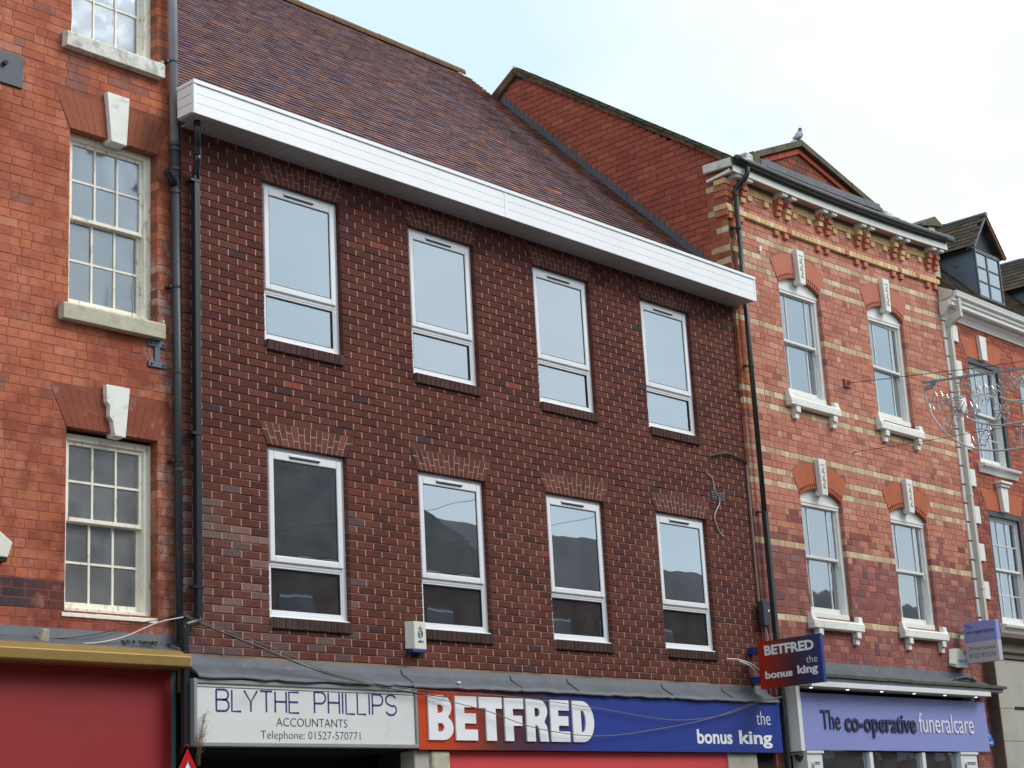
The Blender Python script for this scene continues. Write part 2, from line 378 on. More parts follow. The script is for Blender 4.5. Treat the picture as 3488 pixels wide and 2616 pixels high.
def course_bricks(bond, k, u0, u1, L, H, J):
    """yield (a, b) brick extents of one course"""
    out_ = []
    if bond == 'stretcher':
        x = u0-(L+J)*(.5 if k % 2 else 0)
        while x < u1: out_.append((x, x+L)); x += L+J
    else:
        seq = [L, H]; i = k % 2; x = u0-((L+J)*.72 if k % 2 else (H+J)*.22)
        rr = random.Random(k*31+5)
        x -= rr.uniform(0, .02)
        while x < u1:
            l = seq[i % 2]
            if bond == 'mixed' and rr.random() < .18: l = seq[(i+1) % 2]
            out_.append((x, x+l)); x += l+J; i += 1
    return out_
def brickwork(parent, mats, zs, u0, u1, bond, L, H, J, colf, holes=(), lo=None, hi=None, rotz=0.0, org=(0, 0, 0), nsingle=300, dep=.1, warp=None, proud=.0015, name='brick', massname='brick_courses', minl=.02, perp=None):
    Rm = Matrix.Rotation(rotz, 4, 'Z'); Rm.translation = Vector(org)
    allb = []
    for k in range(len(zs)-1):
        z0, z1 = zs[k], zs[k+1]-J; zm = (z0+z1)/2
        for a, b in course_bricks(bond, k, u0, u1, L, H, J):
            segs = [(a, b, a, b)]
            def clipmin(s, fb, ft): return (max(s[0], fb), s[1], max(s[2], ft), s[3])
            L0 = (lo(z0), lo(z1)) if lo else (u0, u0); H0 = (hi(z0), hi(z1)) if hi else (u1, u1)
            segs = [(max(s[0], L0[0]), min(s[1], H0[0]), max(s[2], L0[1]), min(s[3], H0[1])) for s in segs]
            for h in holes:
                sm = h.span(zm)
                if sm is None: continue
                sb = h.span(z0+.0001) or sm; st = h.span(z1-.0001) or sm
                ns = []
                for s in segs:
                    left = (s[0], min(s[1], sb[0]), s[2], min(s[3], st[0])); right = (max(s[0], sb[1]), s[1], max(s[2], st[1]), s[3])
                    for q in (left, right):
                        if (q[1]-q[0])+(q[3]-q[2]) > 2*minl and q[1]-q[0] > .004 and q[3]-q[2] > .004: ns.append(q)
                segs = ns
            for s in segs:
                if (s[1]-s[0])+(s[3]-s[2]) > 2*minl and s[1]-s[0] > .003 and s[3]-s[2] > .003:
                    hz = z1-z0
                    uc = (s[0]+s[1]+s[2]+s[3])/4
                    P = Rm @ Vector((uc, 0, zm))
                    if warp: P = Vector(warp(P))
                    allb.append(((P-CAM).length, s, z0, z1, P, colf(k, uc, zm, (b-a) < L*.75)))
    allb.sort(key=lambda q: q[0]); n1 = 0; mb = MB(); any_ = False
    for d, s, z0, z1, P, cc in allb:
        rect = abs(s[0]-s[2]) < .001 and abs(s[1]-s[3]) < .001
        if rect and n1 < nsingle:
            n1 += 1
            me = brick_mesh(s[1]-s[0], z1-z0, dep, mats[0])
            X = Rm.copy(); X.translation = P + (Rm.to_3x3() @ Vector((0, R.uniform(-proud, proud), 0)))
            o = link(name, me, parent, X); o.color = (*cc, 1)
        else:
            mb.cc = cc; V, F = brick_verts(*s, z0, z1, dep, .004, .001, R.uniform(-proud, proud))
            V = [Rm @ Vector(v) for v in V]
            mb.add(V, F); any_ = True
    mb.xf = warp
    if any_: mb.build(massname, mats[1], parent, kind='stuff')
    if perp:
        q = MB()
        for d, s, z0, z1, P, cc in allb:
            if s[1] < (u1-.03) and not any((h.span((z0+z1)/2) or (9e9, 0))[0] < s[1]+J+.02 and (h.span((z0+z1)/2) or (0, -9e9))[1] > s[1] for h in holes):
                j = R.uniform(-.0006, .0006); q.add([(s[1]-.0015, -.0012+j, z0+.001), (s[1]+J+.0015, -.0012+j, z0+.001), (s[3]+J+.0015, -.0012+j, z1-.001), (s[3]-.0015, -.0012+j, z1-.001)], [(0, 1, 2, 3)])
        q.v = [tuple(Rm @ Vector(v)) for v in q.v]; q.xf = warp; q.build('mortar_joints', perp, parent, kind='stuff')
def backing(parent, mat, u0, u1, z0, z1, holes, rotz=0.0, org=(0, 0, 0), rec=.007, thick=.3, warp=None, name='wall', poly=None):
    xs = sorted({u0, u1, *[min(max(h[i], u0), u1) for h in holes for i in (0, 1)]}); zs_ = sorted({z0, z1, *[min(max(h[i], z0), z1) for h in holes for i in (2, 3)]})
    # subdivide so the wall can follow the old building's sag
    def sub(v, st):
        o = [v[0]]
        for a, b in zip(v, v[1:]):
            n = max(1, int((b-a)/st)); o += [a+(b-a)*i/n for i in range(1, n+1)]
        return o
    xs = sub(xs, 1.0); zs_ = sub(zs_, 1.0)
    mb = MB(); Rm = Matrix.Rotation(rotz, 4, 'Z'); Rm.translation = Vector(org)
    for xa, xb in zip(xs, xs[1:]):
        for za, zb in zip(zs_, zs_[1:]):
            xm, zm = (xa+xb)/2, (za+zb)/2
            if any(h[0] < xm < h[1] and h[2] < zm < h[3] for h in holes): continue
            mb.box(xa, xb, rec, thick, za, zb)
    mb.v = [tuple(Rm @ Vector(p)) for p in mb.v]; mb.xf = warp
    return mb.build(name, mat, parent)
def pick(pal, wts):
    return R.choices(pal, wts)[0]
def jitc(c, v=.1):
    k = R.uniform(1-v, 1+v); l = .3*c[0]+.5*c[1]+.2*c[2]; c = tuple(x*.88+l*.12 for x in c); return tuple(max(0, x*k*R.uniform(.97, 1.03)) for x in c)
def stepz(z0, h, n): return [z0+h*i for i in range(n+1)]

# ------------------------------------------------------------------ lettering
def letters(parent, text, box, mat, y, dep=.004, bold=0.0, rotz=0.0, org=None, shear=0.0, name='lettering', spacing=1.0, single=True):
    """flat or raised letters fitted into box (x0, x1, z0, z1) on the plane y"""
    cu = bpy.data.curves.new('t', 'FONT'); cu.body = text; cu.size = 1; cu.offset = bold; cu.extrude = dep/2; cu.space_character = spacing; cu.resolution_u = 3; cu.shear = shear
    ob = bpy.data.objects.new('t', cu); col.objects.link(ob)
    bpy.context.view_layer.update()
    me = bpy.data.meshes.new_from_object(ob.evaluated_get(bpy.context.evaluated_depsgraph_get()))
    bpy.data.objects.remove(ob); bpy.data.curves.remove(cu)
    xs = [v.co.x for v in me.vertices]; zs_ = [v.co.y for v in me.vertices]
    x0, x1, z0, z1 = box
    fx = (x1-x0)/(max(xs)-min(xs)); fz = (z1-z0)/(max(zs_)-min(zs_)); mx_, mz_ = min(xs), min(zs_)
    Rm = Matrix.Rotation(rotz, 4, 'Z'); Rm.translation = Vector(org or (0, 0, 0))
    for v in me.vertices:
        v.co = Rm @ Vector((x0+(v.co.x-mx_)*fx, y-v.co.z-dep/2, z0+(v.co.y-mz_)*fz))
    me.materials.clear(); me.materials.append(mat); me.name = name
    me.polygons.foreach_set('use_smooth', [False]*len(me.polygons))
    return link(name, me, parent)
def shape_letter(parent, outer, holes, mat, x, z, sx, sz, y, dep, name='letter'):
    cu = bpy.data.curves.new('t', 'CURVE'); cu.dimensions = '2D'; cu.fill_mode = 'BOTH'; cu.extrude = dep/2; cu.bevel_depth = .0025
    for pts in [outer]+holes:
        sp = cu.splines.new('POLY'); sp.points.add(len(pts)-1); sp.use_cyclic_u = True
        for p, q in zip(sp.points, pts): p.co = (q[0]*sx, q[1]*sz, 0, 1)
    ob = bpy.data.objects.new('t', cu); col.objects.link(ob); bpy.context.view_layer.update()
    me = bpy.data.meshes.new_from_object(ob.evaluated_get(bpy.context.evaluated_depsgraph_get()))
    bpy.data.objects.remove(ob); bpy.data.curves.remove(cu)
    for v in me.vertices: v.co = Vector((x+v.co.x, y-v.co.z-dep/2, z+v.co.y))
    me.polygons.foreach_set('use_smooth', [False]*len(me.polygons))
    me.materials.clear(); me.materials.append(mat); me.name = name
    return link(name, me, parent)
M['ridge'] = paint('clay_ridge_tile', S(106, 70, 56), .9, .15, 8, .4, S(96, 92, 52), 4, (.48, .64), .7)
M['slip'] = paint('broken_orange_tile', S(214, 122, 92), .8, .05, 8, .1)
M['vent'] = paint('grey_plastic_vent', S(78, 72, 84), .6, .1, 8, 0)
M['rust'] = paint('rusty_bolt', S(70, 50, 48), .8, .2, 20, 0)
M['iron_lt'] = paint('grey_iron', S(88, 100, 114), .5, .1, 8, .1)
M['blind_blue'] = paint('bluish_window_lining', S(120, 128, 138), .9, .12, 2.5, 0)  # sheet behind the sashes, reflected cloud put into its blue-grey colour
M['mort_flank'] = paint('dark_flank_mortar', S(98, 64, 50), .95, .15, 9, .6)
M['buff'] = paint('buff_brick', S(216, 180, 130), .85, .1, 9, .3, S(190, 136, 96), 6, (.5, .75), .5)
M['buff_lt'] = paint('pale_buff_brick', S(226, 202, 160), .85, .08, 9, .3)
M['soffit_brown'] = paint('dusty_pink_soffit', S(184, 156, 142), .8, .08, 3, .1)
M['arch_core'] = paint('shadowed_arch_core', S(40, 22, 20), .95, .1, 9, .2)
M['carving'] = paint('worn_carving', S(205, 204, 200), .8, .1, 20, .2)
M['red_rub'] = paint('red_raking_brick', S(172, 70, 48), .85, .1, 9, .3)
M['casing'] = paint('dark_blue_casing', S(52, 58, 70), .45, .1, 5, .1)
M['grime_wood'] = paint('dark_weathered_board', S(62, 58, 64), .85, .2, 10, .4)
M['barge'] = paint('brown_tile_edge', S(132, 86, 62), .9, .2, 14, .5)
M['cream_pipe'] = paint('cream_pipe_paint', S(200, 194, 184), .5, .06, 5, .1, S(150, 134, 116), 6, (.6, .75), .4)
M['pipe_green'] = paint('blackish_green_pipe', S(46, 54, 54), .4, .1, 5, .05)
M['glass_dorm'] = glass('dormer_glass', .4, (.85, .92, 1.0), .05, .004)
M['lowbox'] = paint('pale_grey_sign_box', S(186, 182, 192), .45, .03, 2, 0)
M['crestblue'] = paint('pale_blue_crest', S(108, 130, 172), .5, .03, 2, 0)
M['skyblue'] = paint('sky_blue_lettering', S(96, 160, 214), .5, .03, 2, 0)
M['bright_blue'] = paint('bright_blue_plastic', S(48, 96, 190), .35, .05, 2, 0)
M['red_rust'] = paint('red_oxide_plate', S(140, 66, 62), .7, .1, 12, .1)
M['blue_lt'] = paint('blue_connector', S(96, 140, 178), .5, .08, 8, 0)
M['conduit'] = paint('grey_conduit', S(142, 124, 114), .6, .08, 8, 0)
M['opp_glass'] = paint('opposite_window_glass', S(40, 46, 54), .15, .05, 3, 0)
M['perp'] = paint('pale_perpend_mortar', S(176, 140, 124), .95, .12, 30, .3, S(150, 112, 98), 4, (.48, .7), .6)
M['corb'] = paint('muted_corbel_brick', S(186, 110, 80), .85, .12, 14, .3)
M['void'] = paint('black_void', S(24, 24, 28), .95, .1, 3, 0)
M['brown_mould'] = paint('brown_moulding', S(112, 92, 82), .8, .1, 6, .1)

# ================================================================== ground
g = MB(); g.box(-60, 90, -60, 60, -.3, -.12); tag(g.build('road', M['asphalt']), kind='structure')
g = MB(); g.box(-60, 90, -3.2, 8, -.119, 0); tag(g.build('pavement', M['paving']), kind='structure')
g = MB(); g.box(-60, 90, -15, -11.6, -.119, 0); tag(g.build('pavement', M['paving']), kind='structure')

# ================================================================== brown brick building
B = empty('brown_brick_building', (3.5, 0, 0), 'dark brown brick building with eight white plastic windows and long white fascia box', 'building')
BX0, BX1, WW, WH, BP = -1.0, 8.11, 1.03, 1.65, 2.025
ZU, ZL = 8.17, 5.47
wins = [(i*BP, z) for i in range(4) for z in (ZU, ZL)]
holes = []; cells = []
for x, z in wins:
    holes += [Rect(x, x+WW, z-WH-.10, z), Trap(x, x+WW, z-.001, x-.10, x+WW+.10, z+.225)]
    cells.append((x-.004, x+WW+.004, z-WH-.006, z+.006))
vent = (7.24, 7.55, 5.73, 5.845)
backing(B, M['mort_brown'], BX0+.004, BX1-.004, 3.1, 8.9, cells, rec=.008)
PB = [S(104, 52, 42), S(97, 47, 40), S(88, 44, 41), S(112, 55, 43), S(134, 66, 46), S(76, 50, 52), S(106, 57, 50)]
def col_brown(k, x, z, hd):
    c = pick(PB, (30, 28, 20, 14, .5, .8, 10))
    if x < 1.2 and z < 5 and R.random() < .3: c = pick([S(118, 88, 84), S(102, 76, 74), S(134, 98, 92)], (1, 1, .5))
    return jitc(c, .10)
zs = [ZU-1.65-75e-3*41+.075*k for k in range(0, 68)]
zs = [z for z in zs if 3.37 < z < 8.56]
brickwork(B, (M['brown_s'], M['brown_m']), zs, BX0, BX1, 'stretcher', .215, .1, .01, col_brown, holes, nsingle=300, dep=.1, proud=.002, perp=M['perp'])
# splayed soldier lintels and brick-on-edge sills: alike small bricks, each window's own
for wi, (x, z) in enumerate(wins):
    mb = MB(); mb.cc = (0, 0, 0); n = 15; zt = z+.22
    for i in range(n):
        f = lambda i, top: (x-.10+(WW+.2)*i/n) if top else (x+WW*i/n)
        sp = .66 if (i+wi) % 2 else .34
        for za, zb in ((z+.002, z+.22*sp-.004), (z+.22*sp+.004, zt)):
            ta, tb = (za-z)/.22, (zb-z)/.22
            e = .0035
            L0 = f(i, 0)+(f(i, 1)-f(i, 0))*ta+e; L1 = f(i+1, 0)+(f(i+1, 1)-f(i+1, 0))*ta-e
            T0 = f(i, 0)+(f(i, 1)-f(i, 0))*tb+e; T1 = f(i+1, 0)+(f(i+1, 1)-f(i+1, 0))*tb-e
            mb.cc = jitc(pick([S(112, 62, 51), S(102, 56, 48), S(92, 55, 50), S(122, 68, 54)], (4, 4, 2, 1)), .12)
            V, F = brick_verts(L0, L1, T0, T1, za, zb, .1, .003, .001, .004); mb.add(V, F)
    mb.build('window_lintel', M['brown_m'], B, kind='stuff')
    q = MB(); q.prism([(x+.004, z+.004), (x+WW-.004, z+.004), (x+WW+.097, z+.221), (x-.097, z+.221)], 'y', -.002, .02); q.build('lintel_mortar', M['perp'], B)
    mb = MB(); n = 14
    for i in range(n):
        a = x+.01+(WW-.02)*i/n+.004; b = x+.01+(WW-.02)*(i+1)/n-.004
        mb.cc = jitc(S(82, 54, 50) if z > 6 else S(70, 52, 46), .15)
        V, F = brick_verts(a, b, a, b, z-WH-.108, z-WH-.003, .12, .006, .002, .03); mb.add(V, F)
    mb.build('window_sill', M['brown_m'], B, kind='stuff')
    m2 = MB(); m2.box(x+.012, x+WW-.012, -.022, .1, z-WH-.105, z-WH-.008); m2.build('sill_mortar', M['mort_brown'], B)
# one white plastic window, then copies
def upvc(parent, loc):
    f = MB(); D0, D1 = .055, .125
    f.box(0, .055, D0, D1, -WH, 0); f.box(WW-.06, WW, D0, D1, -WH, 0)
    f.box(.0555, WW-.0605, D0, D1, -.052, 0); f.box(.0555, WW-.0605, D0, D1, -WH, -WH+.06)
    f.box(.0555, WW-.0605, D0, D1, -1.155, -1.10)
    f.box(-.001, WW+.001, D0-.035, D0-.001, -WH-.004, -WH+.016)        # projecting cill nose
    o = f.build('window', M['upvc'], parent, Matrix.Translation(loc), bevel=.006); o['_local'] = 1
    s = MB(); a0, a1, b0, b1 = .045, WW-.05, -1.118, -.045; wd = .062
    s.box(a0, a0+wd, D0-.022, D0+.026, b0, b1); s.box(a1-wd, a1, D0-.022, D0+.026, b0, b1)
    s.box(a0+wd+.0005, a1-wd-.0005, D0-.022, D0+.026, b1-.080, b1); s.box(a0+wd+.0005, a1-wd-.0005, D0-.022, D0+.026, b0, b0+wd)
    sub(s.build('casement', M['upvc'], None, bevel=.008), o)
    l = MB(); q0, q1, z0, z1 = .055, WW-.06, -WH+.06, -1.155; wd = .018
    l.box(q0, q0+wd, D0+.006, D0+.03, z0, z1); l.box(q1-wd, q1, D0+.006, D0+.03, z0, z1); l.box(q0+wd, q1-wd, D0+.006, D0+.03, z1-wd, z1); l.box(q0+wd, q1-wd, D0+.006, D0+.03, z0, z0+wd)
    sub(l.build('glazing_bead', M['upvc'], None, bevel=.004), o)
    k = MB()
    for (q0, q1, z0, z1, yy) in ((.107, WW-.112, b0+.062, b1-.080, D0-.012), (.073, WW-.078, -WH+.078, -1.173, D0+.012)):
        e = .009
        k.box(q0, q0+e, yy, yy+.012, z0, z1); k.box(q1-e, q1, yy, yy+.012, z0, z1); k.box(q0+e, q1-e, yy, yy+.012, z1-e, z1); k.box(q0+e, q1-e, yy, yy+.012, z0, z0+e)
    sub(k.build('gasket', M['gasket'], None), o)
    for (q0, q1, z0, z1, yy) in ((.11, WW-.115, b0+.064, b1-.082, D0-.008), (.075, WW-.08, -WH+.08, -1.175, D0+.026)):
        p = MB(); p.box(q0, q1, yy, yy+.02, z0, z1); sub(p.build('pane', M['glass'], None), o)
    t = MB(); t.box(.30, .70, D0-.034, D0-.0225, -.080, -.060); sub(t.build('trickle_vent', M['upvc'], None, bevel=.003), o)
    t = MB(); t.box(.31, .69, D0-.036, D0-.0223, -.094, -.0805); sub(t.build('vent_slot', M['gasket'], None), o)
    r = MB(); r.prism([(WW-.003, .128), (WW-.11, .33), (WW-.003, .33)], 'z', -WH+.021, -.021); r.box(.002, .02, .13, .36, -WH+.02, -.02); r.box(.0, WW, .13, .36, -.02, -.002); r.box(.0, WW, .13, .36, -WH+.002, -WH+.02)  # right side splayed outward, shaped to catch skylight and look paler
    sub(r.build('inner_reveal', M['reveal'], None), o)
    return o
def sub(c, parent):
    c.parent = parent; return c
w0 = upvc(B, (wins[0][0], 0, wins[0][1]))
for x, z in wins[1:]:
    copy_tree(w0, B, (x-wins[0][0], 0, z-wins[0][1]))
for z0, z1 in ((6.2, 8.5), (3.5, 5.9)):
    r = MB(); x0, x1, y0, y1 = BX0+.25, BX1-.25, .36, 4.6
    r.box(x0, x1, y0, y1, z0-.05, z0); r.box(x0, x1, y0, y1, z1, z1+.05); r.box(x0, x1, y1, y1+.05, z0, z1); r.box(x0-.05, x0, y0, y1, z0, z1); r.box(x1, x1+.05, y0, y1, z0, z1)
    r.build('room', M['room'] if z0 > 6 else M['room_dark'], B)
# gutter box: boards, trims, soffit
FX0, FX1, FY = -1.125, 8.165, -.35
zb = 8.452
def ftop(x): return 8.452+.0
mbs = []
for (xa, xb) in ((FX0+.03, 3.235), (3.265, FX1-.02)):
    for i in range(3):
        q = MB(); z0 = zb+.012+i*.094; q.box(xa, xb, FY, FY+.012, z0, z0+.0912); q.build('fascia_board', M['upvc_board'], B, bevel=.002)
q = MB(); q.box(FX0+.02, FX1-.01, FY+.0125, -.106, zb+.013, zb+.28); q.build('fascia_backing', M['soffit'], B)
q = MB(); q.box(3.228, 3.272, FY-.004, FY-.0005, zb+.004, zb+.292); q.build('joint_trim', M['upvc_board'], B)
for xx in (FX0, FX1-.03):
    q = MB(); q.box(xx, xx+.036, FY-.005, FY+.03, zb, zb+.294); q.build('corner_trim', M['upvc_board'], B, bevel=.003)
for i in range(3):
    q = MB(); z0 = zb+.012+i*.094; q.box(FX0+.002, FX0+.012, FY+.032, -.105, z0, z0+.088); q.build('fascia_board', M['upvc_board'], B, bevel=.002)
q = MB(); q.box(FX0-.002, FX1+.004, FY-.003, FY+.0115, zb-.004, zb+.0105); q.build('bottom_trim', M['upvc_board'], B)
for xa, xb in ((FX0-.006, 1.59), (1.594, 4.04), (4.044, 6.3), (6.304, FX1+.01)):
    q = MB(); q.box(xa, xb, FY-.014, FY+.05, zb+.296, zb+.336); q.build('gutter_trim', M['upvc_board'], B, bevel=.004)
q = MB(); q.box(FX0-.006, FX0+.03, FY+.052, -.105, zb+.296, zb+.33); q.build('gutter_trim', M['upvc_board'], B)
sm = MB(); n = 92; SX0 = -1.0; wd = (FX1-SX0-.02)/n; sm.box(0, wd-.005, FY+.013, .0, 0, .01); s0 = sm.build('soffit_board', M['soffit'], B, Matrix.Translation((SX0, 0, zb-.0035)), bevel=.0015)
for i in range(1, n):
    o = s0.copy(); col.objects.link(o); o.location.x += wd*i; o.location.z += R.uniform(-.0008, .0008)
q = MB(); q.box(SX0, FX1-.02, FY+.015, 0, zb+.0075, zb+.0122); q.build('soffit_backing', M['grime'], B)
q = MB(); q.box(FX0+.013, SX0-.003, FY+.013, -.105, zb-.0035, zb+.0065); q.build('soffit_board', M['soffit'], B)
# roof: plane through (y, 8.757 + 1.018 y), ridge at y 4.60
al = math.atan(1.018); Vv = Vector((0, math.cos(al), math.sin(al))); Nn = Vector((0, -math.sin(al), math.cos(al)))
ridge_y = 4.60; rl = (ridge_y+.05)/math.cos(al); o_r = Vector((0, -.05, 8.757-.0509))
RX0 = -.93
def tiled(parent, org, U, V, N, width, length, gauge, tw, mats, colf, nsingle, lo=None, hi=None, thick=.014, lift=.021, tname='roof_tile', mname='tile_courses'):
    Rm = Matrix((U, V, N)).transposed().to_4x4(); L = []
    nr = int(length/gauge)
    for r in range(nr):
        v = r*gauge; a = lo(v) if lo else 0; b = hi(v) if hi else width
        x = a-(tw*.5 if r % 2 else 0)
        while x < b:
            x0, x1 = max(x, a), min(x+tw-.003, b)
            if x1-x0 > .03: L.append((x0, x1, v, org+U*((x0+x1)/2)+V*v))
            x += tw
    L.sort(key=lambda q: (q[3]-CAM).length)
    mb = MB(); cnt = 0
    def tv(w2, t):
        h = gauge*1.22; l2 = lift
        return [(-w2, 0, l2), (w2, 0, l2), (w2, 0, l2-t), (-w2, 0, l2-t), (-w2, h, .004), (w2, h, .004), (w2, h, .004-t), (-w2, h, .004-t)]
    tf = [(0, 1, 5, 4), (3, 2, 1, 0), (0, 4, 7, 3), (1, 2, 6, 5), (7, 6, 2, 3)]
    key = {}
    for x0, x1, v, P in L:
        cc = colf((x0+x1)/2, v, P); w2 = (x1-x0)/2
        rot = Matrix.Rotation(R.uniform(-.018, .018), 4, 'X') @ Matrix.Rotation(R.uniform(-.008, .008), 4, 'Z'); rot.translation = (0, 0, R.uniform(0, .004))
        X = Matrix.Translation(P) @ Rm @ rot
        if cnt < nsingle and x1-x0 > tw*.9:
            kk = round(w2, 3)
            if kk not in key:
                me = bpy.data.meshes.new(tname); me.from_pydata(tv(w2, thick), [], tf); me.materials.append(mats[0]); me.update(); key[kk] = me
            o = link(tname, key[kk], parent, X) if parent.type == 'EMPTY' else link(tname, key[kk], parent, X)
            o.color = (*cc, 1); cnt += 1
        else:
            mb.cc = cc; mb.add([X @ Vector(p) for p in tv(w2, thick)], tf)
    if mb.v: mb.build(mname, mats[1], parent, kind='stuff')
PT = [S(130, 94, 94), S(119, 90, 101), S(138, 97, 89), S(110, 87, 97), S(146, 101, 87), S(126, 105, 119)]
def col_tile(x, v, P):
    c = pick(PT, (26, 22, 20, 16, 8, 8))
    X, Y = P.x, P.y
    # distance (along the eaves) left of the abutment wall: new orange tiles, then an algae streak
    dd = 8.06-X
    if dd < .55 and R.random() < .7: c = pick([S(132, 76, 58), S(118, 68, 56), S(96, 60, 56)], (3, 3, 2))
    s = math.exp(-((dd-(.9+.12*(ridge_y-Y)))/.42)**2)*(1.0 if Y < 3.9 else .3)*min(1, .5+.5*(ridge_y-Y)/3)
    if R.random() < .92: c = tuple(a*(1-.55*s)+b*.55*s for a, b in zip(c, S(52, 44, 40)))
    lowright = max(0, 1-dd/3.2)*max(0, 1-Y/2.2)
    c = tuple(a*(1-.5*lowright)+b*.5*lowright for a, b in zip(c, S(78, 56, 46)))
    c = jitc(c, .2)
    return c
roof = MB()
roof.prism([(-.05, 8.70), (ridge_y, 13.435), (2*ridge_y+.1, 8.70), (2*ridge_y+.1, 8.6), (-.05, 8.6)], 'x', RX0, 8.03)
ro = roof.build('roof', M['grime'], B); ro.matrix_parent_inverse = Matrix.Translation(B.location).inverted()
tiled(ro, Vector((RX0, -.05, 8.757-.0509)), Vector((1, 0, 0)), Vv, Nn, 8.08-RX0, rl-.04, .1, .166, (M['tile_s'], M['tile_m']), col_tile, 300)
rt_ = MB(); nrid = 29; seg = (8.02-RX0)/nrid
for i in range(nrid):
    xx = RX0+i*seg
    rt_ = MB(); rr = .105+R.uniform(-.003, .003); pts = arcpts(0, 0, rr, -12, 192, 10)
    inn = arcpts(0, 0, rr-.014, 192, -12, 10)
    rt_.prism([(ridge_y+p, 13.40+q) for p, q in pts+inn], 'x', xx, xx+seg-.012+(.0 if i % 2 else .004)); rt_.cc = None
    o = rt_.build('ridge_tile', M['verge_tile'] if 'verge_tile' in M else M['tile_ridge'], ro) if False else rt_.build('ridge_tile', M['ridge'], ro)
# stray orange tile slips lying on the slope
for (x, y) in ((-.30, 1.75), (5.62, .95)):
    P = Vector((x, y, 8.757+1.018*y))+Nn*.035; Rm = Matrix((Vector((1, 0, 0)), Vv, Nn)).transposed().to_4x4()
    q = MB(); q.box(-.16, .16, -.012, .012, 0, .012); q.build('tile_slip', M['slip'], ro, Matrix.Translation(P) @ Rm @ Matrix.Rotation(-.06, 4, 'Z'))
# lead apron over the shopfront
ap = MB(); X = BX0+.02; jts = [X, 1.66, 3.27, 4.2, 5.9, 7.1, 8.1]
prof = [(.0, 3.415), (-.008, 3.415), (-.03, 3.34), (-.17, 3.25), (-.195, 3.215), (-.19, 3.205), (-.16, 3.238), (-.0, 3.30)]
for a, b in zip(jts, jts[1:]):
    ap = MB(); n = max(2, int((b-a)/.12)); pv = None
    for i in range(n+1):
        x = a+(b-a)*i/n-(0 if i < n else .004); wv = R.uniform(-.006, .006)
        ring = [(x, y+(wv if y < -.1 else 0), z+(wv*1.4 if y < -.1 else R.uniform(-.001, .001))) for y, z in prof]
        ap.v += ring
    m_ = len(prof)
    for i in range(n):
        for j in range(m_): ap.f.append((i*m_+j, i*m_+(j+1) % m_, (i+1)*m_+(j+1) % m_, (i+1)*m_+j))
    ap.f += [tuple(range(m_-1, -1, -1)), tuple(range(n*m_, n*m_+m_))]
    ap.build('lead_apron', M['lead'], B)
for a in jts[1:-1]:
    q = MB(); q.tube([(a, -.02, 3.39), (a+.005, -.035, 3.345), (a, -.175, 3.252)], .007, 6); q.build('lead_roll', M['lead'], B)
q = MB(); q.box(2.29, 2.34, -.19, -.17, 3.262, 3.282); q.build('mortar_dropping', M['white_stone'], B, bevel=.008)
# shopfront of the brown building below the signs
q = MB(); q.box(-.95, 1.70, .9, 1.0, 0, 2.62); q.box(-.98, -.95, .02, 1, 0, 2.62); q.box(-.95, 1.70, .02, 1.0, 2.60, 2.62); q.build('shop_recess', M['void'], B)  # lining coloured near-black, standing in for the deep shade inside
q = MB(); q.box(1.72, 1.93, -.10, .1, 0, 2.60); q.build('stone_pier', M['stone_pale'], B, bevel=.01)
q = MB(); q.box(1.935, 2.20, -.13, .1, 0, 2.60); q.build('stone_pier', M['sill_stone'], B, bevel=.03)
q = MB(); q.box(2.205, 7.0, -.08, .1, .5, 2.598); q.build('shop_panel', M['red_panel2'], B)
q = MB(); q.box(2.205, 7.0, -.06, .1, 0, .49); q.build('stall_riser', M['blue'], B)
q = MB(); q.box(7.005, 7.62, -.10, .1, 0, 2.60); q.build('stone_pier', M['stone_pale'], B, bevel=.01)
q = MB(); q.box(7.64, 8.09, -.02, .1, 0, 2.60); q.build('side_pier', M['grime'], B)
q = MB(); q.box(-.98, 8.09, .1, .4, 2.63, 3.4); q.box(1.71, 8.09, .1, .4, 0, 2.629); q.build('shop_wall', M['grime'], B)
q = MB(); q.box(-1.0, 8.1, 1.05, 9.2, 0, 3.35); q.build('rear_block', M['grime'], B)
# air brick pair
for x in (7.24, 7.405):
    q = MB(); q.box(x, x+.135, -.006, .02, 5.735, 5.845); vo = q.build('air_vent', M['vent'], B)
    for i in range(4):
        q = MB(); z = 5.748+i*.026; q.prism([(-.018, z), (-.006, z+.02), (-.0065, z)], 'x', x+.012, x+.123); sub_ = q.build('vent_louvre', M['vent'], None); sub_.parent = vo

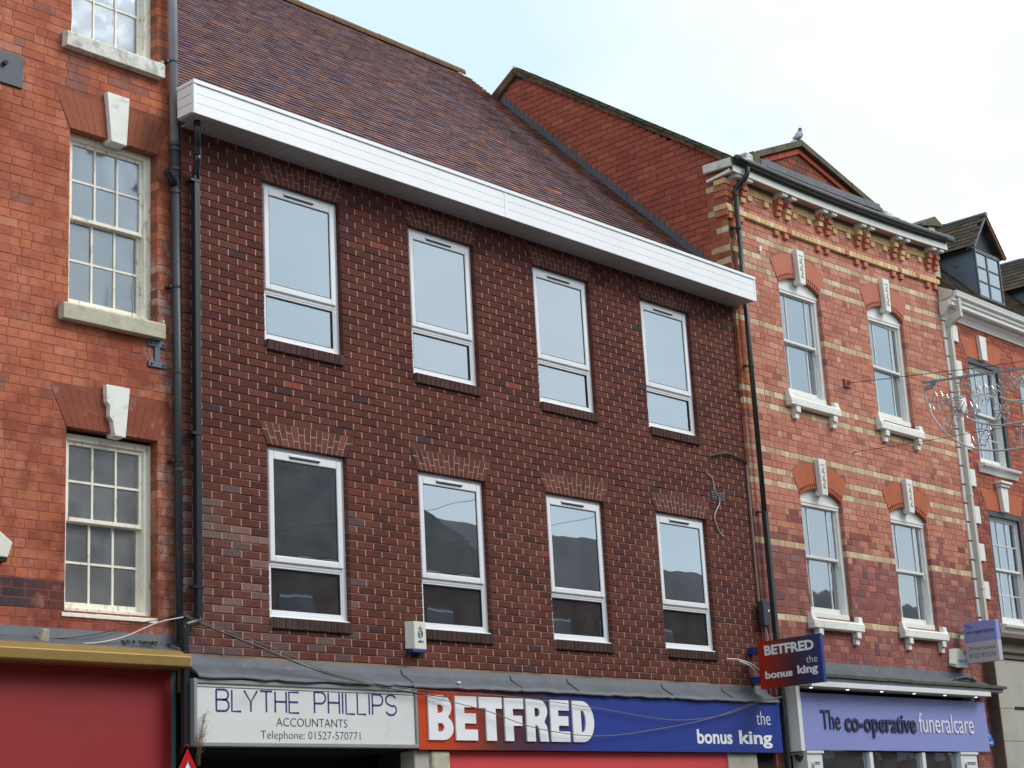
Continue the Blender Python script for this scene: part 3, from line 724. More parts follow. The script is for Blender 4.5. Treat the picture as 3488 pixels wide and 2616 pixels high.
# ================================================================== generic timber sash window (local coordinates, x 0..w, z 0..h)
def sash_window(parent, loc, w_, h, mats, cols, rows, rec=.1, fr=.06, rail=.05, meet=.5, glassm=None, head=None, backm=None, backd=.14, sashw=.035, bar=.018, horns=True, barx=None, off=.03, botrail=.07, sillz=.05, split=True):
    fm, smt = mats
    f = MB(); f.box(0, fr, rec, rec+.12, 0, h); f.box(w_-fr, w_, rec, rec+.12, 0, h); f.box(fr, w_-fr, rec, rec+.12, h-fr*.8, h); f.box(fr*.5, w_-fr*.5, rec-.02, rec+.12, 0, sillz)
    if head: f.v += head[0] if False else []
    o = f.build('window', fm, parent, Matrix.Translation(loc), bevel=.004); o['_local'] = 1
    zm = h*meet
    for (z0, z1, yy, br) in ((zm, h-fr*.8, rec+off, rail), (sillz, zm+.03, rec+off+.04, botrail)):
        s = MB(); x0, x1 = fr, w_-fr
        s.box(x0, x0+sashw, yy, yy+.035, z0, z1); s.box(x1-sashw, x1, yy, yy+.035, z0, z1)
        s.box(x0+sashw, x1-sashw, yy, yy+.035, z1-sashw, z1); b0 = .035 if z0 == zm else br
        s.box(x0+sashw, x1-sashw, yy-(.008 if z0 == zm else 0), yy+.035, z0, z0+b0)
        if horns and z0 == zm:
            s.box(x0+.001, x0+sashw-.001, yy+.001, yy+.03, z0-.06, z0); s.box(x1-sashw+.001, x1-.001, yy+.001, yy+.03, z0-.06, z0)
        so_ = s.build('sash', smt, None, bevel=.003); so_.parent = o
        gx0, gx1, gz0, gz1 = x0+sashw, x1-sashw, z0+b0, z1-sashw
        xs = [gx0]+([gx0+(gx1-gx0)*q for q in barx] if barx else [gx0+(gx1-gx0)*i/cols for i in range(1, cols)])+[gx1]
        zs_ = [gz0+(gz1-gz0)*i/rows for i in range(rows+1)]
        for x in xs[1:-1]:
            q = MB(); q.box(x-bar/2, x+bar/2, yy+.004, yy+.03, gz0, gz1); q.build('glazing_bar', smt, None).parent = o
        for z in zs_[1:-1]:
            q = MB(); q.box(gx0, gx1, yy+.006, yy+.028, z-bar/2, z+bar/2); q.build('glazing_bar', smt, None).parent = o
        for xa, xb in zip(xs, xs[1:]):
            for za, zb_ in zip(zs_, zs_[1:]):
                q = MB(); q.box(xa+.001, xb-.001, yy+.016, yy+.020, za+.001, zb_-.001); t = R.uniform(-.004, .004)
                q.v = [(x, y+t*(x-xa)/max(.05, xb-xa)+R.uniform(-.0002, .0002), z) for x, y, z in q.v]
                q.build('pane', glassm, None).parent = o
    if backm:
        q = MB(); q.box(fr, w_-fr, rec+backd, rec+backd+.01, sillz, h-fr); q.build('window_lining', backm, None).parent = o
    return o

# ================================================================== left red brick building
LB = empty('red_brick_building', (-4, .12, 0), 'bright red brick building with peeling cream sash windows and white keystones', 'building')
LY = .12
LX0, LX1 = -6.5, -1.0
xa, xb = -2.155, -1.19
zt = [(9.12-.05, 10.9), (6.50-.04, 8.155), (3.76, 5.36)]
lh = []; lc = []
for z0, z1 in zt:
    lh += [Rect(xa, xb, z0-.005, z1), Trap(xa, xb, z1-.001, xa-.17, xb+.15, z1+.345)]; lc.append((xa-.003, xb+.003, z0, z1+.003))
backing(LB, M['mort_left'], LX0, LX1-.002, 0, 12.0, lc, org=(0, LY, 0), rec=.0025, thick=.35)
q = MB(); q.box(LX0, LX1-.003, LY+.36, 9, 0, 12.0); q.build('rear_block', M['grime'], LB)
PL = [S(196, 108, 72), S(199, 111, 74), S(192, 104, 70), S(181, 95, 67), S(202, 124, 94), S(156, 100, 86), S(200, 109, 66)]
def col_left(k, x, z, hd):
    wts = [30, 24, 22, 12, 7, 3, 6]
    if x > -2.3 and 8.3 < z < 9.05: wts = [10, 6, 14, 18, 2, 26, 8]
    if x > -1.4: wts = [8, 4, 20, 24, 3, 12, 6]
    if z < 4.02 and z > 3.76 and x < -2.1: return jitc(S(66, 54, 62), .18)
    if z <= 3.76: return jitc(pick([S(170, 84, 64), S(152, 74, 60)], (1, 1)), .1)
    c = pick(PL, wts)
    if z < 5.4: c = tuple(v*.92 for v in c)
    return jitc(c, .055)
zs = [3.51+.0825*k for k in range(0, 100)]
brickwork(LB, (M['left_s'], M['left_m']), zs, LX0, LX1, 'mixed', .227, .109, .004, col_left, lh, org=(0, LY, 0), nsingle=300, proud=.0015)
# gauged flat arches, keystones, sills
for wi, (z0, z1) in enumerate(zt[1:]):
    n = 14; bot = (xa, xb); top = (xa-.17, xb+.15)
    kx0, kx1 = -1.745, -1.575
    for i in range(n):
        fb = lambda t: bot[0]+(bot[1]-bot[0])*t
        ftp = lambda t: top[0]+(top[1]-top[0])*t
        t0, t1 = i/n, (i+1)/n
        if fb(t0) > kx0-.02 and fb(t1) < kx1+.02: continue
        q = MB(); e = .0015; q.prism([(fb(t0)+e, z1), (fb(t1)-e, z1), (ftp(t1)-e, z1+.345), (ftp(t0)+e, z1+.345)], 'y', LY-.003-R.uniform(0, .001), LY+.1)
        q.build('voussoir', M['lint'] if wi == 0 else M['lint3'], LB)
    kt = .445 if wi == 0 else .425
    k = MB()
    ks = [(kx0, z1-.035), (kx1, z1-.04), (-1.545, z1+kt), (-1.795, z1+kt)]
    if wi: ks = [(kx0+.06, z1-.03), (kx1, z1-.035), (-1.53, z1+kt), (-1.785, z1+kt), (-1.778, z1+.27), (-1.745, z1+.235), (-1.75, z1+.14), (-1.715, z1+.10), (-1.70, z1+.02)]
    k.prism(ks, 'y', LY-.055, LY+.08)
    k.build('keystone', M['white_stone'], LB, bevel=.005)
for i, (z0, z1) in enumerate(zt[:2]):
    s = MB(); s.prism([(LY-.085, z0-.15), (LY-.085, z0-.015), (LY-.07, z0), (LY+.11, z0+.02), (LY+.11, z0-.15)], 'x', xa-.10, xb+.035)
    s.build('window_sill', M['sill_white'] if i == 0 else M['sill_stone'], LB, bevel=.006)
    s = MB(); s.box(xb+.001, xb+.034, LY-.07, LY+.05, z0+.005, z0+.035); s.build('sill_stooling', M['sill_stone'], LB, bevel=.006)
s = MB(); s.box(xa-.035, xb+.0, LY-.0, LY+.12, 3.70, 3.745); s.box(xa-.03, xb-.08, LY-.012, LY-.0005, 3.705, 3.74); s.build('window_sill', M['cream'], LB, bevel=.004)
for i, (z0, z1) in enumerate(zt):
    sash_window(LB, (xa, LY, z0+.02 if i < 2 else z0-.01), xb-xa, z1-z0-.02, (M['cream'], M['cream']), 3, 2, rec=.10, fr=.075, glassm=M['glass_old'] if i < 2 else M['glass_grey'], backm=M['blind_blue'] if i < 2 else M['blind'], backd=.16, meet=.51, sashw=.035, bar=.02, horns=False, botrail=.06, off=.025)
# lead and gold awning box
s = MB(); s.prism([(LY, 3.60), (LY-.012, 3.60), (LY-.03, 3.52), (LY-.19, 3.44), (LY-.19, 3.42), (LY, 3.44)], 'x', LX0, -1.02); s.build('lead_apron', M['lead'], LB)
s = MB(); s.prism([(LY-.16, 3.44), (LY-.21, 3.445), (LY-.27, 3.385), (LY-.27, 3.30), (LY-.24, 3.285), (LY-.0, 3.285), (LY, 3.41)], 'x', LX0, -1.035); s.build('awning_box', M['gold'], LB, bevel=.006)
s = MB(); s.prism([(LY-.16, 3.43), (LY-.205, 3.435), (LY-.262, 3.38), (LY-.262, 3.305), (LY-.02, 3.29)], 'x', -1.034, -1.022); s.build('awning_end_cap', M['alu'], LB)
s = MB(); s.box(LX0, -1.085, LY-.05, LY+.05, 2.44, 3.284); s.build('fascia_panel', M['red_panel'], LB)
s = MB(); s.box(LX0, -1.085, LY-.03, LY+.06, 0, 2.42); s.build('shopfront', M['grime'], LB)
s = MB(); s.box(-1.078, -1.03, LY-.04, LY+.0, 0, 3.28); s.build('pilaster_strip', M['teal'], LB)
s = MB(); s.box(-1.026, -.90, LY-.02, LY+.05, 0, 3.4); s.build('party_recess', M['grime'], LB)
for i, (x, y) in enumerate(((-1.62, -.015), (-1.5, -.02), (-1.4, -.0), (-1.33, -.03), (-1.12, .0))):
    s = MB()
    for j in range(7):
        a = R.uniform(0, 6.28); px, py = x+R.uniform(-.05, .05), y+R.uniform(-.02, .02)
        s.add([(px, py, 3.475), (px+.05*math.cos(a), py+.02*math.sin(a), 3.50+R.uniform(0, .02)), (px+.03*math.cos(a+1), py, 3.52)], [(0, 1, 2)])
    tag(s.build('weed_tuft', M['green']), ['small green weed on the lead apron, farthest from the grey pipe', 'small green weed on the lead apron above the gold awning, second from left', 'small green weed in the middle of the lead apron debris', 'small green weed on the lead apron just behind the gold edge', 'small green weed on the lead apron nearest the grey pipe'][i], 'weed', 'weeds on the lead apron')
tag(MB().add([(-2.46, .0, 3.47), (-2.38, .0, 3.46), (-2.39, -.03, 3.56), (-2.45, -.02, 3.57), (-2.46, .06, 3.48), (-2.38, .06, 3.47), (-2.40, .04, 3.575), (-2.44, .04, 3.58)], [(0, 1, 2, 3), (5, 4, 7, 6), (4, 0, 3, 7), (1, 5, 6, 2), (3, 2, 6, 7), (4, 5, 1, 0)]).build('stone_lump', M['sill_stone'], bevel=.01), 'rough grey lump of stone on the lead apron under the left brick wall', 'stone')
# dry plants
def sprig(name, base, h, n, label, mat, lean=(.2, 0), seed=1):
    rr = random.Random(seed); q = MB()
    for i in range(n):
        x, y, z = base[0]+rr.uniform(-.03, .03), base[1]+rr.uniform(-.01, .01), base[2]; hh = h*rr.uniform(.5, 1)
        P = [(x+lean[0]*hh*t*t+rr.uniform(-.01, .01), y+lean[1]*t, z+hh*t) for t in (0, .3, .6, .85, 1)]
        q.tube(smooth_path(P, 3), .0018, 4)
        for j in range(16):
            t = rr.uniform(.35, 1); bx = x+lean[0]*hh*t*t; bz = z+hh*t; dx, dz = rr.uniform(-.045, .045), rr.uniform(.0, .035)
            q.tube([(bx, y, bz), (bx+dx, y+rr.uniform(-.02, .02), bz+dz)], .001, 3)
            q.add([(bx+dx, y, bz+dz), (bx+dx+.008, y, bz+dz+.006), (bx+dx, y-.004, bz+dz+.012)], [(0, 1, 2)])
    return tag(q.build(name, mat), label, 'dry plant')
sprig('dry_weed', (-1.47, LY-.02, 6.46), .45, 2, 'tall dry weed standing on the stone sill against the old sash window', M['dry'], (.02, 0), 3)
sprig('dry_weed', (-1.24, LY-.02, 6.46), .22, 9, 'tangle of dry weed in the right corner of the old stone sill', M['dry'], (-.1, 0), 4)
sprig('dry_weed', (-1.0, -.2, 2.45), .5, 7, 'brown dry weed growing beside the left edge of the white accountants sign', M['dry'], (.18, 0), 5)
# fixings on the left building
P = empty('pattress_plate', (-2.82, LY, 8.53), 'square black iron plate with a central bolt on the red brick wall', 'wall plate')
q = MB(); q.box(-2.985, -2.67, LY-.02, LY-.002, 8.375, 8.685); q.build('plate', M['iron'], P, bevel=.003)
q = MB(); q.tube([(-2.86, LY-.02, 8.56), (-2.86, LY-.055, 8.56)], .022, 8); q.build('bolt', M['rust'], P)
P = empty('tie_plate', (-1.19, LY, 6.17), 'grey I-shaped iron tie plate under the end of the stone sill', 'wall plate')
for z in (6.27, 6.075):
    q = MB(); q.box(-1.30, -1.10, LY-.018, LY-.002, z-.028, z+.028); q.build('flange', M['iron_lt'], P, bevel=.003)
    for x in (-1.265, -1.135): q = MB(); q.tube([(x, LY-.018, z), (x, LY-.03, z)], .011, 6); q.build('bolt', M['iron'], P)
q = MB(); q.box(-1.228, -1.172, LY-.017, LY-.002, 6.104, 6.242); q.build('web', M['iron_lt'], P)
P = empty('alarm_box', (-2.78, LY, 4.25), 'white pentagonal alarm box on the red brick wall at the far left', 'alarm box')
q = MB(); q.prism([(-2.98, 4.26), (-2.94, 4.15), (-2.75, 4.145), (-2.705, 4.275), (-2.84, 4.37)], 'y', LY-.07, LY-.002); q.build('cover', M['alarm'], P, bevel=.01)
q = MB(); q.prism([(-2.94, 4.148), (-2.93, 4.115), (-2.76, 4.11), (-2.75, 4.143)], 'y', LY-.065, LY-.004); q.build('base', M['grime'], P)

# ================================================================== rainwater pipes
P = empty('soil_pipe', (-1.02, .05, 0), 'tall round grey soil pipe with a side branch between the red and brown buildings', 'pipe')
def pipex(z): return -1.018-.045*(z-6)/4
q = MB(); q.tube([(pipex(8.25), .045, 8.25), (pipex(12), .045, 12)], .043, 14); q.build('upper_pipe', M['grey_pipe'], P, smooth=True)
q = MB(); q.tube([(pipex(3.38), .045, 3.38), (pipex(8.26), .045, 8.26)], .043, 14); q.build('lower_pipe', M['grey_pipe_dk'], P, smooth=True)
for z in (8.27, 8.22, 8.02, 7.79, 6.02, 5.1):
    q = MB(); q.tube([(pipex(z), .045, z-.016), (pipex(z), .045, z+.016)], .05, 14); q.build('pipe_collar', M['grey_pipe_dk'], P)
q = MB(); q.tube([(pipex(7.88), .045, 7.84), (pipex(7.9)-.07, .02, 7.93), (pipex(7.9)-.10, .01, 7.955)], .042, 12); q.build('branch', M['black'], P, smooth=True)
q = MB(); q.tube([(pipex(7.9)-.085, .016, 7.942), (pipex(7.9)-.115, .006, 7.965)], .05, 12); q.build('branch_cap', M['black'], P)
for z in (9.12, 6.84, 5.18, 3.76):
    q = MB(); q.tube([(pipex(z), .045, z-.01), (pipex(z), .045, z+.01)], .048, 12); q.box(pipex(z)-.075, pipex(z)-.04, .04, .12, z-.012, z+.012); q.build('pipe_bracket', M['black'], P)
P = empty('downpipe', (-.87, -.06, 0), 'square black plastic downpipe dropping from the left end of the white fascia box', 'pipe')
q = MB(); q.tube([(-.975, -.21, 8.45), (-.972, -.21, 8.36), (-.925, -.15, 8.13)], .034, 12); q.build('offset_pipe', M['black'], P, smooth=True)
q = MB(); q.tube([(-.925, -.15, 8.15), (-.915, -.14, 8.08), (-.885, -.08, 7.99), (-.882, -.07, 7.93)], .037, 12); q.build('bend', M['black'], P, smooth=True)
q = MB(); q.box(-.915, -.85, -.095, -.03, 3.74, 7.95); q.build('pipe_shaft', M['black'], P, bevel=.006)
q = MB(); q.tube([(-.882, -.0625, 3.76), (-.886, -.0625, 3.715), (-1.04, -.09, 3.675), (-1.055, -.09, 3.64)], .033, 10); q.build('bend', M['black'], P, smooth=True)
q = MB(); q.box(-1.085, -1.03, -.12, -.06, 2.3, 3.655); q.build('lower_shaft', M['black'], P, bevel=.005)
q = MB(); q.tube([(-.935, -.165, 8.20), (-.925, -.15, 8.14)], .04, 12); q.build('pipe_collar', M['black'], P)
q = MB(); q.box(-.92, -.845, -.10, -.025, 7.92, 7.95); q.build('pipe_collar', M['black'], P)
for z in (7.9, 5.43, 4.02):
    q = MB(); q.box(-.96, -.845, -.10, -.02, z-.012, z+.012); q.build('pipe_bracket', M['black'], P)

# ================================================================== Victorian polychrome building
CB = empty('striped_brick_building', (11, -.05, 0), 'red brick building with buff brick stripes, arched sash windows and bracketed eaves', 'building')
CY = -.05; CX0, CX1 = 8.11, 13.90
def warp(p):                    # the old front rises a little towards its right-hand end
    x, y, z = p
    d = max(0, x-8.5)
    return (x, y, z+.0055*d*d*min(1.25, max(0, (z-7.4)/2.4))*min(1, max(0, 1-(y-.6)/2.0)))
aw = []
for x0, zs0, z0 in ((9.227, 9.03, 7.42), (11.585, 9.045, 7.42), (9.25, 6.02, 4.40), (11.60, 6.02, 4.40)):
    aw.append((x0, x0+1.05, zs0, z0))
RI, RO = 1.105, 1.46
ch_ = []; cc_ = []
for x0, x1, zs0, z0 in aw:
    xc = (x0+x1)/2; zc = zs0+.13-RI
    ch_ += [ArchHole(xc, .525, z0, zs0, zc, RO), Rect(x0-.11, x1+.12, z0-.205, z0)]
    cc_.append((x0-.003, x1+.003, z0-.02, zs0+.12))
ch_.append(Rect(8.42, 13.37, 0, 3.62)); cc_.append((8.42, 13.37, -1, 3.60))
zs = [9.603+.0885*8-.0885*k for k in range(92)][::-1]; zs = [z for z in zs if z > 2.2]
bands = {round(9.603-.0885*k, 3) for k in (0, 3, 5, 14, 25, 27, 34, 37, 39, 48, 59)}
PC1 = [S(200, 126, 103), S(198, 121, 96), S(191, 115, 92), S(204, 134, 108), S(178, 106, 90), S(154, 96, 86), S(210, 150, 130)]
PC2 = [S(154, 90, 84), S(146, 82, 77), S(163, 96, 86), S(122, 82, 88), S(176, 110, 96), S(154, 108, 106)]
PBUF = [S(214, 186, 148), S(204, 172, 132), S(222, 198, 164), S(190, 152, 118), S(206, 160, 116)]
def isband(z, zs_=zs):
    return any(b-.0885 < z < b for b in bands)
def col_coop(k, x, z, hd):
    if isband(z):
        return jitc(pick(PBUF, (30, 24, 16, 10, 8)), .08)
    if z > 10.13: return jitc(pick(PBUF, (30, 24, 6, 14, 16)), .08)
    if x < 8.3 and z > 7: return jitc(pick([S(186, 104, 64), S(170, 88, 58), S(196, 140, 90)], (3, 3, 1)), .1)
    t = min(1, max(0, (z-5.0)/.9)); t = t*t*(3-2*t)
    if R.random() < t: c = pick(PC1, (26, 28, 22, 12, 8, 3.5, 5))
    else: c = pick(PC2, (30, 24, 20, 6, 12, 4))
    if z > 9.2 and R.random() < .3: c = pick([S(206, 140, 120), S(202, 124, 100)], (1, 1))
    return jitc(c, .09)
backing(CB, M['mort_coop'], CX0+.002, CX1-.002, 0, 10.34, cc_, org=(0, CY, 0), rec=.004, thick=.3, warp=warp)
brickwork(CB, (M['coop_s'], M['coop_m']), zs, CX0, CX1, 'mixed', .222, .106, .006, col_coop, ch_, org=(0, CY, 0), nsingle=230, warp=warp, proud=.002)
# flank wall above the neighbour's roof (faces -X)
def yroof(z): return (z-8.62)/1.018
def vlo(z): return -min(yroof(z), 3.54+(13.06-z)/.62)
def vhi(z): return -((z+.075-10.51)/.708-.23) if z > 10.345 else .048
def col_flank(k, u, z, hd):
    if u > -.16 and z < 10.3 and (isband(z) or 9.78 < z < 9.87 or 10.13 < z < 10.23): return jitc(pick(PBUF, (1, 1, 1, 1, 1)), .1)
    if u > -.2 and z < 9.35: return jitc(pick([S(140, 72, 54), S(120, 64, 56), S(150, 84, 60)], (1, 1, 1)), .12)
    c = pick([S(174, 84, 60), S(168, 79, 57), S(180, 90, 64), S(160, 76, 58)], (10, 10, 6, 3))
    return jitc(c, .07)
fz = [8.7+.0885*0 for _ in ()]
zf = [z for z in zs if z > 8.5]+[10.311+.0885*k for k in range(1, 33)]
zf = sorted(set(round(z, 4) for z in zf)); zf = [z for z in zf if z < 13.0]
brickwork(CB, (M['coop_s'], M['coop_m']), zf, -4.4, .06, 'stretcher', .222, .106, .008, col_flank, [], lo=vlo, hi=vhi, rotz=-math.pi/2, org=(CX0, 0, 0), nsingle=70, proud=.002)
f = MB(); f.prism([(-.049, 8.4), (-.049, 10.36), (3.54, 13.03), (4.6, 12.3), (9, 8.4)], 'x', CX0+.006, CX0+.3); f.build('flank_wall', M['mort_flank'], CB)
f = MB(); f.prism([(.26, 0), (.26, 10.3), (3.54, 12.9), (8, 9.8), (8, 0)], 'x', CX0+.31, CX1); f.build('rear_block', M['grime'], CB)
# toothing out of the front corner
for k, pr in ((-7, .05), (-6, .045), (-5, .03), (-4, .015)):
    pass
# roof of striped building
al2 = math.atan(.708); V2 = Vector((0, math.cos(al2), math.sin(al2))); N2 = Vector((0, -math.sin(al2), math.cos(al2)))
f = MB()
for i in range(12):
    x0 = CX0-.04+i*(CX1-CX0+.1)/12; x1 = CX0-.04+(i+1)*(CX1-CX0+.1)/12
    f.prism([(-.27, 10.455), (3.54, 13.15), (7.6, 10.2), (7.6, 10.1), (3.54, 13.05), (-.25, 10.40)], 'x', x0, x1)
f.xf = warp; r2o = f.build('roof', M['slate'], CB)
def col_slate(x, v, P): return jitc(pick([S(92, 84, 74), S(78, 74, 68), S(104, 92, 74), S(70, 72, 58)], (3, 3, 2, 2)), .2)
mb0 = MB()
for r in range(30):
    v = r*.155; x = CX0-.06-(.125 if r % 2 else 0)
    while x < CX1+.04:
        a, b = max(x, CX0-.06), min(x+.246, CX1+.04)
        if b-a > .04:
            mb0.cc = col_slate(0, 0, None); P = Vector((0, -.27, 10.49))+V2*v; j = R.uniform(0, .006)
            q = [P+N2*(.012+j), P+V2*.19+N2*.004, P+N2*(j), P+V2*.19-N2*.004]
            mb0.add([(a, q[0].y, q[0].z), (b, q[0].y, q[0].z), (b, q[1].y, q[1].z), (a, q[1].y, q[1].z), (a, q[2].y, q[2].z), (b, q[2].y, q[2].z), (b, q[3].y, q[3].z), (a, q[3].y, q[3].z)], [(0, 1, 2, 3), (7, 6, 5, 4), (4, 5, 1, 0), (1, 5, 6, 2), (0, 3, 7, 4)])
        x += .25
mb0.xf = warp; mb0.build('slate_courses', M['moss_tile_m'], r2o, kind='stuff')
# verge over the flank wall
f = MB(); n = 26
for i in range(n):
    ya, yb = -.24+3.8*i/n, -.24+3.8*(i+1)/n
    za, zb2 = 10.51+.708*(ya+.23), 10.51+.708*(yb+.23); j = R.uniform(-.012, .012)
    f.prism([(ya, za-.105+j), (yb-.004, zb2-.105+j), (yb-.004, zb2-.035), (ya, za-.035)], 'x', CX0-.05+R.uniform(-.006, .006), CX0+.1)
f.build('verge', M['verge'], CB)
f = MB(); f.prism([(3.56, 13.17), (4.25, 12.74), (4.25, 12.60), (3.56, 13.02)], 'x', CX0-.06, CX0+.1); f.build('verge', M['verge'], CB)
for i in range(24):
    ya = -.26+i*.158; za = 10.51+.708*(ya+.23)
    f = MB(); f.prism([(ya, za-.032), (ya+.17, za+.088-.0), (ya+.17, za+.112), (ya, za+.012+R.uniform(0, .012))], 'x', CX0-.07, CX0+.12); f.build('verge_tile', M['slate'], CB)
# stepped lead flashing
zk = [z for z in [10.311-.0885*19+.0885*k for k in range(0, 48)] if 8.9 < z < 12.9]
for z in zk:
    yl = (z-.10-8.757)/1.018
    f = MB(); zr = lambda y: 8.757+1.018*y
    f.prism([(yl-.087, zr(yl-.087)-.02), (yl-.087, z-.0885), (yl-.092, z-.004), (yl-.003, z-.002), (yl-.001, zr(yl)-.02)], 'x', CX0-.014-R.uniform(0, .004), CX0-.001); f.build('step_flashing', M['lead'], CB)
# boxed eaves end on the flank
f = MB(); f.prism([(-.235, 10.385), (.225, 10.40), (.225, 10.52), (-.235, 10.50)], 'x', CX0-.085, CX0-.02); f.build('eaves_end_board', M['sill_white'], CB, bevel=.004)
f = MB(); f.prism([(-.19, 10.31), (.20, 10.27), (.20, 10.30), (-.05, 10.335), (-.19, 10.36)], 'x', CX0-.06, CX0-.001); f.build('eaves_moulding', M['white_wood'], CB)
for (z0, z1, ya, yb, pr, mt) in ((10.19, 10.262, -.10, .10, .045, 'buff'), (10.105, 10.185, -.09, .12, .03, 'corb'), (10.02, 10.10, -.08, .12, .02, 'corb'), (9.83, 9.905, -.085, .14, .035, 'buff'), (9.745, 9.825, -.08, .12, .025, 'corb')):
    f = MB(); f.box(CX0-pr, CX0+.09, CY-pr, yb, z0, z1); f.build('corner_corbel', M[mt], CB, bevel=.004)
# eaves: soffit, fascia, gutter, paired brackets
def strip(name, mat, prof, x0, x1, n=12, bev=0):
    f = MB(); m_ = len(prof); f.v = []
    for i in range(n+1):
        x = x0+(x1-x0)*i/n; f.v += [(x, y, z) for y, z in prof]
    for i in range(n):
        for j in range(m_): f.f.append((i*m_+j, i*m_+(j+1) % m_, (i+1)*m_+(j+1) % m_, (i+1)*m_+j))
    f.f += [tuple(range(m_-1, -1, -1)), tuple(range(n*m_, n*m_+m_))]; f.xf = warp
    o = f.build(name, mat, CB, bevel=bev); return o
strip('eaves_soffit', M['soffit_brown'], [(-.05, 10.33), (-.225, 10.33), (-.225, 10.345), (-.05, 10.345)], CX0, CX1+.02)
strip('eaves_moulding', M['brown_mould'], [(-.051, 10.29), (-.062, 10.29), (-.075, 10.329), (-.051, 10.329)], CX0, CX1)
strip('eaves_fascia', M['white_wood'], [(-.226, 10.312), (-.245, 10.312), (-.245, 10.44), (-.226, 10.44)], CX0-.04, CX1+.12)
f = MB(); n = 24
f.tube([(CX0-.03+(CX1+.24-CX0)*i/n, -.295, 10.482) for i in range(n+1)], .053, 12); f.xf = warp; f.build('gutter', M['black'], CB, smooth=True)
P0 = 9.292
for k in range(-1, 5):
    for dx in (0, .237):
        x = P0+1.07*k+dx
        if k == -1: x = 8.19 if dx == 0 else 8.43
        if x > 13.85: continue
        f = MB(); f.prism([(-.051, 10.245), (-.10, 10.25), (-.13, 10.285), (-.17, 10.268), (-.22, 10.27), (-.22, 10.329), (-.051, 10.329)], 'x', x, x+.125)
        f.xf = warp; f.build('eaves_bracket', M['white_wood'], CB, bevel=.003)
        xw = x-.005
        for z1, z0, pr in ((10.243, 10.165, .095), (10.16, 10.085, .07), (10.08, 10.005, .045)):
            f = MB(); f.cc = None; f.box(xw, xw+.115, CY-pr, CY+.02, z0, z1); f.xf = warp
            f.build('corbel_brick', M[R.choice(['buff', 'corb', 'corb', 'salmon'])], CB, bevel=.004)
        f = MB(); f.box(xw-.075, xw+.03, CY-.042, CY+.02, 9.70, 9.776); f.xf = warp; f.build('corbel_brick', M['corb'] if R.random() < .5 else M['salmon'], CB, bevel=.004)
    if k < 4:
        xs0 = P0+1.07*k+.237+.125; 
        if k == -1: xs0 = 8.52
        span = (P0+1.07*(k+1))-xs0
        x = xs0+.02; e = xs0+span-.02; i = 0
        while x < e-.05:
            l = .215 if i % 2 else .13; l = min(l, e-x)
            f = MB(); f.box(x+.003, x+l-.003, CY-.028, CY+.02, 10.165, 10.243); f.xf = warp; f.build('corbel_brick', M['buff'], CB, bevel=.004); x += l; i += 1
        for t in (.13, .66):
            x = xs0+span*t
            f = MB(); f.box(x, x+.108, CY-.026, CY+.02, 10.078, 10.16); f.xf = warp; f.build('corbel_brick', M['buff'], CB, bevel=.004)
x = CX0-.02
while x < CX1-.02:
    f = MB(); f.prism([(CY+.02, 9.79), (CY-.042, 9.79), (CY-.046, 9.80), (CY-.046, 9.862), (CY-.036, 9.872), (CY+.02, 9.875)], 'x', x+.003, x+.107); f.xf = warp
    f.build('string_course_brick', M[pick(['buff', 'corb', 'buff_lt'], (8, 1.5, 5))], CB, bevel=.006); x += .11
f = MB(); f.box(8.79, 8.835, CY-.03, CY, 9.375, 9.445); f.xf = warp; f.build('white_block', M['white_stone'], CB)
